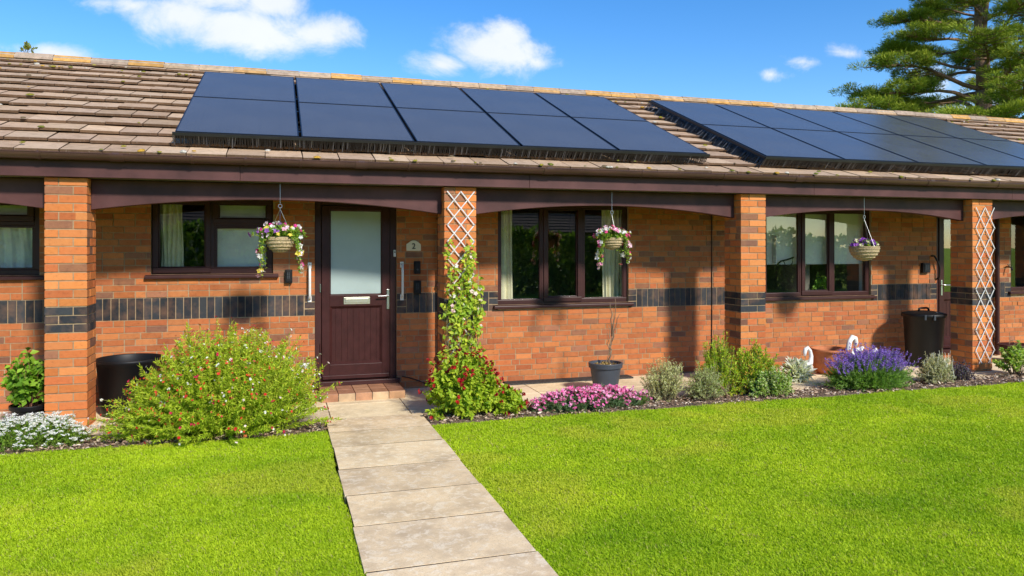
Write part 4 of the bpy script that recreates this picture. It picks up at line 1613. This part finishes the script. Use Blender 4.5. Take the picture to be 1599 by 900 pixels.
# lavender
t = plant('lavender', 1357, 6.88, 'wide lavender bush with purple flower spikes in front of the swan ornament', 'lavender')
cur = grow(1000, .60, .28, .36, .45, .25, .06, 7, .5)
stem_mesh('stem', cur, .0025, .0012, (.12, .20, .05), SM, t)
P, T = on_stems(cur, 26, .1)
leaves('foliage', P, T * .9 + rng.normal(size=P.shape) * .3, rng.uniform(.03, .06, len(P)), rng.uniform(.004, .007, len(P)), pick([(.20, .38, .05), (.28, .50, .06), (.36, .52, .14), (.15, .30, .05)], len(P)), LM, t)
sel = (rng.random(len(cur)) < .85) & (cur[:, -1, 2] > .17)
tip = cur[sel, -1]; d = norm((cur[sel, -1] - cur[sel, -3]) + [0, 0, .04])
e = tip + d * rng.uniform(.07, .15, (len(tip), 1))
sp = np.stack([tip, (tip + e) / 2 + rng.normal(0, .004, tip.shape), e], 1)
stem_mesh('flower_stalk', sp, .0013, .001, (.20, .26, .14), SM, t)
k = 16
f_ = rng.random((len(tip), k, 1)) * .5 + .52
P = (tip[:, None] * (1 - f_) + e[:, None] * f_ + rng.normal(0, .004, (len(tip), k, 3))).reshape(-1, 3)
leaves('flower', P, rng.normal(size=P.shape) + [0, 0, .7], rng.uniform(.010, .018, len(P)), .010, pick([(.26, .12, .62), (.34, .18, .68), (.18, .09, .48), (.42, .28, .72)], len(P)), PM, t)

t, cur = bush('santolina', 1462, 6.90, .27, .20, .35, 'rounded silvery santolina shrub right of the lavender', [(.64, .66, .40), (.72, .72, .48), (.54, .57, .32)], 320, 36, (.014, .028), (.004, .007), jit=.5)
sp = cur[rng.random(len(cur)) < .13][:, -1]
sp = np.stack([sp, sp + [0, 0, .04], sp + rng.normal(0, .02, sp.shape) + [0, 0, .08]], 1)
for k in range(len(sp)):
    stem_mesh('flower_stalk', sp[k:k + 1], .0030, .0026, (.62, .62, .5), SM, t)
t, cur = bush('purple_plant', 1500, 6.95, .17, .14, .24, 'small dark purple leaved plant between the santolina and the far right pillar', [(.10, .06, .13), (.16, .10, .20), (.07, .07, .07), (.3, .28, .34)], 120, 20, (.015, .028), (.008, .014), spread=.6, cat='plant')
t, cur = bush('hydrangea', 1588, 7.0, .30, .22, .40, 'young leafy green shrub at the right edge of the photo by the lawn', [(.28, .46, .06), (.40, .56, .08), (.50, .56, .2), (.2, .36, .05)], 60, 22, (.035, .06), (.022, .036), spread=.2, t0=.45, stemcol=(.14, .09, .05), up=np.array([[0, -.5, 1.]]), cat='shrub', zmin=.3)
t, cur = bush('bedding_plant', 1000, 6.78, .10, .08, .12, 'tiny green tuft at the right end of the pink flowers', [(.14, .24, .05), (.2, .3, .06)], 40, 16, (.02, .04), (.005, .008), cat='plant')

# climber on the trellis
t = empty('climbing_plant', (1.57 + PW / 2, YP - .02, 0.02), 'green climbing plant with pale pink flowers growing up the pillar trellis', 'climber')
zs = lambda py: at(720, py, YP).z
top, bot = zs(378) - .02, 0.05
n = 26
cur = []
for i in range(n):
    h = bot + (top - bot) * (1 - .75 * random.random() ** 1.6)
    x0 = random.gauss(0, .03)
    tt_ = np.linspace(0, 1, 14)
    xs = x0 + np.cumsum(rng.normal(0, .040, 14)) + .03 * np.sin(tt_ * random.uniform(4, 10) + random.random() * 6)
    xs = np.clip(xs, -.135 - .05 * random.random(), .145 + .06 * random.random())
    ys = -.03 - .05 * rng.random(14) - .03 * np.sin(tt_ * 3)
    cur.append(np.stack([xs, ys, tt_ * h], 1))
cur = np.array(cur, dtype=np.float32)
stem_mesh('stem', cur, .005, .002, (.20, .16, .07), SM, t)
P, T = on_stems(cur, 70, .22)
P = P + rng.normal(0, .022, P.shape) * [1, .8, 1]
P[:, 1] = np.minimum(P[:, 1], -.012)
P = P[(P[:, 2] > .82 + .1 * np.sin(P[:, 0] * 30)) | (rng.random(len(P)) < .24)]
n = len(P)
tn = np.clip(rng.normal(.45, .3, n), 0, 1)[:, None]
col = (1 - tn) * np.array([.24, .42, .025]) + tn * np.array([.64, .70, .06])
leaves('foliage', P, rng.normal(size=P.shape) * [1, .5, .7] + [0, -.35, -.25], rng.uniform(.036, .068, n), rng.uniform(.024, .044, n), col, LM, t, up=np.tile([0, -1., .7], (n, 1)))
sel = rng.choice(n, 26)
nf = len(sel)
F_ = P[sel] + [0, -.02, 0]
bloom_parts(F_, rng.normal(0, .35, F_.shape) + [0, -1, .3], rng.uniform(.018, .030, nf), pick([(.84, .66, .62), (.85, .80, .74), (.80, .55, .56)], nf, .05), PM, t, 5, .2)


# ------------------------------------------------------------------ hanging baskets
def basket(px, py_rim, py_hook, Y, r, dep, label, pal, spread, trail, shape):
    c = at(px, py_rim, Y)
    t = empty('hanging_basket', c, label, 'hanging basket', 'hanging flower baskets under the veranda')
    q = MB()
    prof = [(r * math.sin(a_) , -dep * math.cos(a_)) for a_ in np.linspace(0.02, PI / 2, 9)]
    prof += [(r * 1.03, .006), (r * .97, .010), (r * .92, -.01)]
    q.lathe(prof, 28)
    for i in range(5):       # woven bands
        a_ = .5 + i * .24
        rr, zz = r * math.sin(a_) + .003, -dep * math.cos(a_)
        q.tube([(rr * math.cos(2 * PI * k / 24), rr * math.sin(2 * PI * k / 24), zz + .006 * math.sin(k * PI)) for k in range(25)], .005, 5, False)
    q.build('basket', M['wicker'], t, smooth=True)
    q = MB(); q.disc(r * .93, -.012, 24); q.build('soil', M['soil'], t)
    hk = at(px, py_hook, Y).z - c.z
    q = MB()
    for k in range(3):
        w_ = 2 * PI * k / 3 + .5
        q.tube([(r * math.cos(w_), r * math.sin(w_), 0), (0, 0, hk - .03)], .0022, 5)
    n_ = 14
    q.tube([(.017 * math.cos(2 * PI * k / n_), 0, hk + .017 * math.sin(2 * PI * k / n_)) for k in range(n_ + 1)], .0028, 5, False)
    q.tube([(0, 0, hk + .017), (0, 0, 2.203 - c.z)], .0018, 5)
    q.tube([(0, 0, hk - .035), (0, 0, hk - .017)], .003, 5)
    q.build('hanger', M['metal'], t)
    # foliage
    if shape == 'wild':
        cur = grow(190, r * 1.25 * spread, r * 1.2, r * .95, .45, .3, .1, 6, .5)
        nt = 26
        az = np.concatenate([rng.normal(PI * .95, .35, nt // 2), rng.normal(.1, .35, nt - nt // 2)])
        tl = np.linspace(0, 1, 6)[None, :, None]
        out = np.stack([np.cos(az), np.sin(az) - .25, 0 * az], 1)[:, None]
        ln = rng.uniform(.3, 1, (nt, 1, 1)) * trail
        tr = out * r * (.75 + .65 * np.sqrt(tl)) + np.array([0, 0, 1.]) * (.05 * np.sin(tl * 3) - ln * tl ** 1.6)
        tr = tr + rng.normal(0, .008, tr.shape)
        cur = np.concatenate([cur, tr.astype(np.float32)])
    else:
        cur = grow(90, r * .95, r * .9, r * .50, .7, .2, .3, 6, .5)
    stem_mesh('stem', cur, .002, .001, (.18, .24, .06), SM, t)
    P, T = on_stems(cur, 16, .2)
    m_ = len(P)
    leaves('foliage', P, T * .4 + rng.normal(size=P.shape) * .6, rng.uniform(.018, .04, m_), rng.uniform(.012, .024, m_), pick([(.22, .40, .04), (.34, .52, .05), (.46, .56, .08), (.14, .28, .03)], m_), LM, t)
    hd = np.concatenate([cur[:, -1], on_stems(cur[-26:], 2, .5)[0]]) if shape == 'wild' else np.concatenate([cur[:, -1], cur[:, -2]])
    hd = hd[rng.random(len(hd)) < (.50 if shape == 'wild' else .95)]
    hd = hd + norm(hd * [1, 1.4, 1]) * .015
    hd = hd[rng.permutation(len(hd))[:100]]
    bloom_parts(hd, norm(hd * [1, 1.6, 1]) * .6 + rng.normal(0, .35, hd.shape) + [0, -.4, .1], rng.uniform(.018, .035, len(hd)) * (1 if shape == 'wild' else .9), pick(pal, len(hd), .06), PM, t, 5, .25)
    return t
MIXF = [(.84, .82, .82), (.84, .82, .80), (.80, .45, .58), (.65, .05, .25), (.80, .66, .10), (.38, .14, .50), (.84, .7, .74)]
basket(438, 372, 322, 7.42, .135, .14, 'overflowing hanging basket of white, pink and yellow flowers left of the door', MIXF, 1.5, .38, 'wild')
basket(956, 373, 332, 7.42, .12, .12, 'hanging basket of pink and white trailing flowers before the middle window', [(.84, .82, .82), (.80, .30, .50), (.82, .55, .62), (.75, .08, .25), (.84, .80, .80)], 1.4, .36, 'wild')
basket(1350, 386, 339, 7.42, .172, .17, 'round wicker hanging basket of purple pansies before the right window', [(.30, .08, .50), (.40, .14, .58), (.80, .74, .50), (.06, .04, .10), (.35, .10, .55)], 1, .1, 'neat')

# ------------------------------------------------------------------ things seen through the right window
zi = ow3[2]
c = at(1276, 462, 8.72); c.z = zi - .06
q = MB(); q.box(ow3[0] - .05, ow3[1] + .05, YW + .18, 8.95, zi - .075, zi - .045)
part(q, 'window_board', M['white'])
t = empty('house_plant', (c.x - .02, 8.62, zi - .045), 'small bright leafed house plant behind the middle pane of the right window', 'house plant')
pot(t, .04, .055, .09, M['greypot'], .02)
cur = grow(26, .14, .1, .26, .15, .2, .3, 6) + np.array([0, 0, .07], dtype=np.float32)
stem_mesh('stem', cur, .002, .001, (.2, .3, .1), SM, t)
P, T = on_stems(cur, 9, .5)
leaves('foliage', P, rng.normal(size=P.shape) + [0, -.4, 0], rng.uniform(.03, .05, len(P)), .03, pick([(.25, .5, .06), (.35, .6, .1)], len(P)), LM, t)
a = at(1213, 400, 8.50)
t = empty('monitor_arm', (a.x, 8.49, a.z), 'black jointed arm with white screen seen through left pane of the right window', 'monitor arm')
q = MB()
q.tube([(-.02, 0, -.12), (.0, 0, -.12), (.06, 0, -.07), (.16, 0, -.05), (.26, 0, -.02)], .011, 8)
q.tube([(.1, 0, -.06), (.13, 0, -.12), (.18, 0, -.14), (.24, 0, -.10), (.25, 0, -.03)], .005, 6)
q.build('arm', M['black'], t, smooth=True)
q = MB(); q.box(-.03, -.012, -.02, .16, -.1, .28); q.build('screen', M['white'], t, bevel=.004)

# sprig growing on the ridge at the left
a = at(42, 86, RYR)
t = empty('roof_weed', (a.x, RYR, RZR + .03), 'tiny leafy weed sprouting from the ridge at upper left', 'weed')
cur = grow(9, .10, .05, .14, .1, .1, .4, 5)
stem_mesh('stem', cur, .003, .0015, (.2, .15, .08), SM, t)
P, T = on_stems(cur, 7, .4)
leaves('foliage', P, T + rng.normal(size=P.shape) * .6, .05, .03, pick([(.2, .28, .04), (.3, .3, .05)], len(P)), LM, t)

# ------------------------------------------------------------------ conifer behind the roof
def conifer():
    zc = 30.0
    u = (1537 - 800) / FOC
    X, Y = zc * (u * CA + SA), zc * (CA - u * SA)
    t = empty('pine_tree', (X, Y, -.07), 'tall spreading pine behind the right end of the roof with layered green boughs', 'tree')
    r2 = random.Random(5)
    wood = MB()
    fork = Vector((-.05, 0, 7.9))
    wood.tube([(0, 0, -.1), (.1, 0, 2), (.15, 0, 4), (.05, 0, 6), fork], [.55, .42, .37, .33, .30], 12)
    sA = [fork, Vector((-.25, -.1, 8.9)), Vector((-.30, 0, 10.2)), Vector((-.15, .1, 12)), Vector((-.05, 0, 15.2))]
    sB = [fork, Vector((.22, .15, 9.0)), Vector((.22, .25, 10.4)), Vector((.5, .3, 11.8)), Vector((.8, .2, 13.8))]
    wood.tube(sA, [.24, .20, .17, .12, .04], 10)
    wood.tube(sB, [.22, .18, .15, .10, .03], 10)
    tips = []

    def axis(z):
        st = sA if r2.random() < .55 else sB
        if z < 7.9: return Vector((.0, 0, z))
        for a, b in zip(st[:-1], st[1:]):
            if a.z <= z <= b.z: return a.lerp(b, (z - a.z) / (b.z - a.z))
        return st[-1].copy()

    def reach(z):
        pts = [(4.5, 5.4), (6.4, 6.1), (7.2, 6.1), (8.2, 4.7), (9.7, 3.5), (11.5, 2.9), (13.5, 2.0), (15.4, .5)]
        for (a, ra), (b, rb) in zip(pts[:-1], pts[1:]):
            if a <= z <= b: return ra + (rb - ra) * (z - a) / (b - a)
        return .5

    nl = 66
    for i in range(nl):
        z = 4.9 + 10.1 * ((i + r2.random()) / nl) ** 1.3
        az = i * 2.39996 + r2.gauss(0, .25)
        p0 = axis(max(4, z - .5))
        L = reach(z) * r2.uniform(.72, 1.05)
        d = Vector((math.cos(az), math.sin(az), 0))
        pts = []
        rise = r2.uniform(-.06, .16)
        for k in range(7):
            f = k / 6
            s_ = Vector((-d.y, d.x, 0)) * (.12 * L * math.sin(f * 2.5 + i))
            pts.append(p0 + d * (L * f) + s_ * f + Vector((0, 0, L * (rise * f + .10 * math.sin(f * 5 + i)) * .6 + (.5 if z > 4.5 else 0) * f)))
        r0 = .03 + .016 * L
        wood.tube(pts, [r0 * (1 - .8 * k / 6) for k in range(7)], 6)
        ns = int(6 + L * 4.2)
        for s in range(ns):
            f = .42 + .58 * (s + r2.random()) / ns
            k = min(5, int(f * 6)); q0 = pts[k].lerp(pts[k + 1], f * 6 - k)
            sd = 1 if s % 2 else -1
            dd = (d * r2.uniform(.3, .9) + Vector((-d.y, d.x, 0)) * sd * r2.uniform(.4, 1)).normalized()
            l2 = L * r2.uniform(.12, .30) * (1.15 - .5 * f) + .25
            q1 = q0 + dd * l2 + Vector((0, 0, r2.uniform(-.02, .25)))
            qm = q0.lerp(q1, .5) + Vector((0, 0, r2.uniform(-.1, .06)))
            wood.tube([q0, qm, q1], [.026, .018, .008], 4)
            tips.append((q1, dd, .20 + .18 * r2.random()))
            if r2.random() < .7: tips.append((qm + Vector((0, 0, .05)), dd, .18 + .12 * r2.random()))
        tips.append((pts[-1], d, .34)); tips.append((pts[-2], d, .32))
    wood.build('trunk', M['bark'], t, smooth=True)
    PP, DD, CC = [], [], []
    for (q, d, r) in tips:
        # each bough end: a flat spray of small needle tufts, upper side brighter growth
        nt = int(200 * r / .3)
        o = rng.normal(0, 1, (nt, 3)); o = norm(o) * (rng.random((nt, 1)) ** .45)
        o = o * [r * 1.15, r * 1.15, r * .46]
        lob = vnoise((q.x + o[:, 0]) * 5, (q.y + o[:, 1]) * 5, 9)
        keep = (lob > .36) & (np.hypot(q.x + o[:, 0], q.y + o[:, 1]) > .55 + .5 * rng.random(nt))
        o = o[keep]
        P = np.array(q)[None] + o + [0, 0, .04]
        D = norm(np.array(d)[None] * .5 + norm(o + 1e-4) * .8 + rng.normal(0, .45, o.shape) + [0, 0, .45])
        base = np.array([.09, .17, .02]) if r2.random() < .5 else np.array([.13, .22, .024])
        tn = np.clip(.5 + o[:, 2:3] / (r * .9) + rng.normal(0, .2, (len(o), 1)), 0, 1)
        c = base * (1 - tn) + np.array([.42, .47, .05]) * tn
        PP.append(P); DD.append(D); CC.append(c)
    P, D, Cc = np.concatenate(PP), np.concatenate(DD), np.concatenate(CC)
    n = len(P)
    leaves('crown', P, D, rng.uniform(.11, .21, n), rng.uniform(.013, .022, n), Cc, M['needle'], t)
    return t
conifer()

# lower trees behind the right end, only their tops show over the ridge
def far_tree(px, zc, h, r, label, pal):
    u = (px - 800) / FOC
    X, Y = zc * (u * CA + SA), zc * (CA - u * SA)
    t = empty('broadleaf_tree', (X, Y, -.07), label, 'tree')
    q = MB(); q.tube([(0, 0, -.1), (.05, 0, h * .4), (0, 0, h * .75)], [.2, .15, .06], 8)
    for i in range(14):
        az = i * 2.4; z = h * (.3 + .04 * i)
        q.tube([(0, 0, z), (r * .4 * math.cos(az), r * .4 * math.sin(az), z + .6), (r * .75 * math.cos(az), r * .75 * math.sin(az), z + 1.1)], [.05, .035, .01], 5)
    q.build('trunk', M['bark'], t)
    cl = rng.normal(size=(70, 3)); cl = norm(cl) * (rng.random((70, 1)) ** .4) * [r, r, h * .36] + [0, 0, h * .62]
    P = (cl[:, None] + rng.normal(0, .26, (70, 190, 3))).reshape(-1, 3)
    n = len(P)
    leaves('crown', P, rng.normal(size=P.shape) + [0, 0, .3], rng.uniform(.1, .2, n), rng.uniform(.06, .11, n), pick(pal, n, .25), M['needle'], t)
far_tree(1590, 26, 5.9, 2.2, 'low bushy tree just behind the ridge below the pine, near the right edge', [(.14, .26, .03), (.22, .36, .04), (.32, .42, .05)])
far_tree(1470, 27, 6.0, 2.3, 'low bushy tree top behind the ridge left of the pine trunk', [(.17, .30, .03), (.26, .40, .04), (.36, .46, .05)])

# ------------------------------------------------------------------ across the green, behind the viewer: hedge and another bungalow (they show in the window glass)
t = empty('hedge', (2, -8, -.07), 'tall dense dark green hedge across the lawn, seen reflected in the windows', 'hedge')
n = 42000
X = rng.uniform(-16, 22, n); Zr = rng.random(n)
hh = 1.75 + .5 * vnoise(X * .8, X * 0, 2) + .25 * vnoise(X * 3, X * 0, 3)
yy = rng.choice([-1, 1], n) * (.75 + .35 * vnoise(X * 2.2, Zr * 4, 4)) * np.sqrt(np.clip(1 - Zr ** 4, 0, 1)) * (1 - .12 * rng.random(n))
P = np.stack([X - 2, yy, Zr * hh], 1)
leaves('foliage', P, rng.normal(size=P.shape) + np.stack([0 * X, np.sign(yy), 0 * X + .4], 1), rng.uniform(.14, .26, n), rng.uniform(.09, .15, n), pick([(.12, .24, .03), (.18, .32, .04), (.08, .17, .025), (.26, .40, .06)], n, .25), LM, t)
q = MB()
for i in range(38):
    q.tube([(-17.5 + i, 0, 0), (-17.5 + i, .1, 1.3)], [.05, .02], 6)
q.build('stem', M['bark'], t)
hb = empty('bungalow', (2, -22, 0), 'dark roofed bungalow across the green beyond the hedge', 'bungalow')
q = MB(); q.box(-18, 20, -4, 3, -.07, 2.4); q.build('wall', M['render'], hb)
q = MB(); q.col = (.16, .11, .085)
for s_ in (-1, 1):
    for r in range(13):
        y0 = 4.0 - r * .345
        z0 = 2.3 + r * .16
        b0 = len(q.v)
        yb = (lambda v: -.5 + s_ * v)
        q.v += [(-18.5, yb(y0), z0), (20.5, yb(y0), z0), (20.5, yb(y0 - .36), z0 + .165), (-18.5, yb(y0 - .36), z0 + .165), (-18.5, yb(y0), z0 + .03), (20.5, yb(y0), z0 + .03)]
        q.face([b0 + 4, b0 + 5, b0 + 2, b0 + 3]); q.face([b0, b0 + 1, b0 + 5, b0 + 4])
q.build('roof', M['tile'], hb)
for xx in (-14, -8, -2, 4, 10, 16):
    q = MB(); q.box(xx, xx + 1.6, 3.0, 3.04, .9, 2.0); wn = q.build('window', M['pvc'], hb)
    q = MB(); q.box(xx + .08, xx + 1.52, 3.041, 3.05, .98, 1.92); q.build('pane', M['black'], wn)

# ------------------------------------------------------------------ sky, sun
SUN_EL, SUN_AZ = math.radians(35), math.radians(20)      # azimuth measured from the viewer's side (-Y) towards +X
sd = Vector((math.sin(SUN_AZ) * math.cos(SUN_EL), -math.cos(SUN_AZ) * math.cos(SUN_EL), math.sin(SUN_EL)))
sl = bpy.data.lights.new('sun', 'SUN'); sl.energy = 2.7; sl.angle = math.radians(6); sl.color = (1, .945, .86)
so = bpy.data.objects.new('sun', sl); C.objects.link(so)
so.rotation_euler = sd.to_track_quat('Z', 'Y').to_euler(); so.location = (5, -10, 20)

W = bpy.data.worlds.new('World'); S.world = W; W.use_nodes = True
nt = W.node_tree; nt.nodes.clear()
def wn(typ, **kw):
    nd = nt.nodes.new(typ)
    for k, v in kw.items():
        if k in nd.inputs: nd.inputs[k].default_value = v
        else: setattr(nd, k, v)
    return nd
def wl(a, b): nt.links.new(a, b)
def wm(opn, a, b=None, clamp=False):
    m_ = wn('ShaderNodeMath', operation=opn, use_clamp=clamp)
    for i, v in enumerate((a, b)):
        if v is None: continue
        if isinstance(v, (int, float)): m_.inputs[i].default_value = v
        else: wl(v, m_.inputs[i])
    return m_.outputs[0]
sky = wn('ShaderNodeTexSky'); sky.sky_type = 'NISHITA'; sky.sun_disc = False
sky.sun_elevation = SUN_EL
sky.sun_rotation = math.atan2(sd.x, sd.y)
sky.air_density = 1.0; sky.dust_density = .2; sky.ozone_density = 3.0; sky.altitude = 200
hsv = wn('ShaderNodeHueSaturation', Hue=.506, Saturation=1.34, Value=.68)
wl(sky.outputs[0], hsv.inputs['Color'])
tcw = wn('ShaderNodeTexCoord')
sep = wn('ShaderNodeSeparateXYZ'); wl(tcw.outputs['Generated'], sep.inputs[0])
yp = wm('MAXIMUM', sep.outputs[1], .05)
qx = wm('DIVIDE', sep.outputs[0], yp); qz = wm('DIVIDE', sep.outputs[2], yp)
clouds = [(290, 28, 95, 40, 1), (395, 48, 125, 46, 1), (500, 52, 75, 36, .95), (330, -10, 120, 40, 1), (420, 5, 70, 40, .9), (210, 8, 45, 22, .7), (150, 4, 50, 18, .5), (80, 84, 80, 20, .9),
          (768, 82, 96, 40, .97), (690, 102, 58, 26, .95), (790, 58, 44, 26, .85), (838, 98, 46, 18, .62), (1258, 97, 36, 13, .55), (1205, 117, 30, 11, .5), (1330, 84, 52, 13, .47), (1520, 150, 120, 60, .5)]
acc = None
for (px, py, rx, ry, st) in clouds:
    u = (px - 800) / FOC; v = (HOR - py) / FOC
    Xd, Yd = u * CA + SA, CA - u * SA
    cxq, czq = Xd / Yd, v / Yd
    sx, sz = rx / FOC / Yd ** 2, ry / FOC / Yd
    a_ = wm('DIVIDE', wm('SUBTRACT', qx, cxq), sx)
    b_ = wm('DIVIDE', wm('SUBTRACT', qz, czq), sz)
    d_ = wm('SQRT', wm('ADD', wm('MULTIPLY', a_, a_), wm('MULTIPLY', b_, b_)))
    m_ = wm('MULTIPLY', wm('SUBTRACT', 1.25, d_), st)
    acc = m_ if acc is None else wm('MAXIMUM', acc, m_)
comb_ = wn('ShaderNodeCombineXYZ'); wl(qx, comb_.inputs[0]); wl(wm('MULTIPLY', qz, 1.35), comb_.inputs[1])
nz = wn('ShaderNodeTexNoise', Scale=11.0, Detail=11, Roughness=.66, Distortion=.3); wl(comb_.outputs[0], nz.inputs['Vector'])
dens = wm('ADD', acc, wm('MULTIPLY', wm('SUBTRACT', nz.outputs['Fac'], .5), 2.0))
mr = wn('ShaderNodeMapRange', interpolation_type='SMOOTHSTEP'); wl(dens, mr.inputs[0])
mr.inputs[1].default_value = .10; mr.inputs[2].default_value = .95; mr.inputs[3].default_value = 0; mr.inputs[4].default_value = .93
front = wm('GREATER_THAN', sep.outputs[1], .06)
fac = wm('MULTIPLY', mr.outputs[0], front)
shade = wn('ShaderNodeMix', data_type='RGBA')
nz2 = wn('ShaderNodeTexNoise', Scale=5.0, Detail=6, Roughness=.55); wl(comb_.outputs[0], nz2.inputs['Vector'])
wl(nz2.outputs['Fac'], shade.inputs[0])
CL = 3.6
shade.inputs[6].default_value = (.80 * CL, .86 * CL, .95 * CL, 1); shade.inputs[7].default_value = (1.05 * CL, 1.06 * CL, 1.08 * CL, 1)
mixc = wn('ShaderNodeMix', data_type='RGBA')
wl(fac, mixc.inputs[0]); wl(hsv.outputs[0], mixc.inputs[6]); wl(shade.outputs[2], mixc.inputs[7])
bg = wn('ShaderNodeBackground', Strength=.15); wl(mixc.outputs[2], bg.inputs[0])
wo = wn('ShaderNodeOutputWorld'); wl(bg.outputs[0], wo.inputs[0])

S.view_settings.view_transform = 'Standard'
S.view_settings.look = 'None'
S.view_settings.exposure = .97
S.view_settings.gamma = 1
S.view_settings.use_curve_mapping = False
S.render.engine = 'CYCLES'
S.cycles.max_bounces = 8
S.cycles.transparent_max_bounces = 12
S.cycles.use_denoising = True
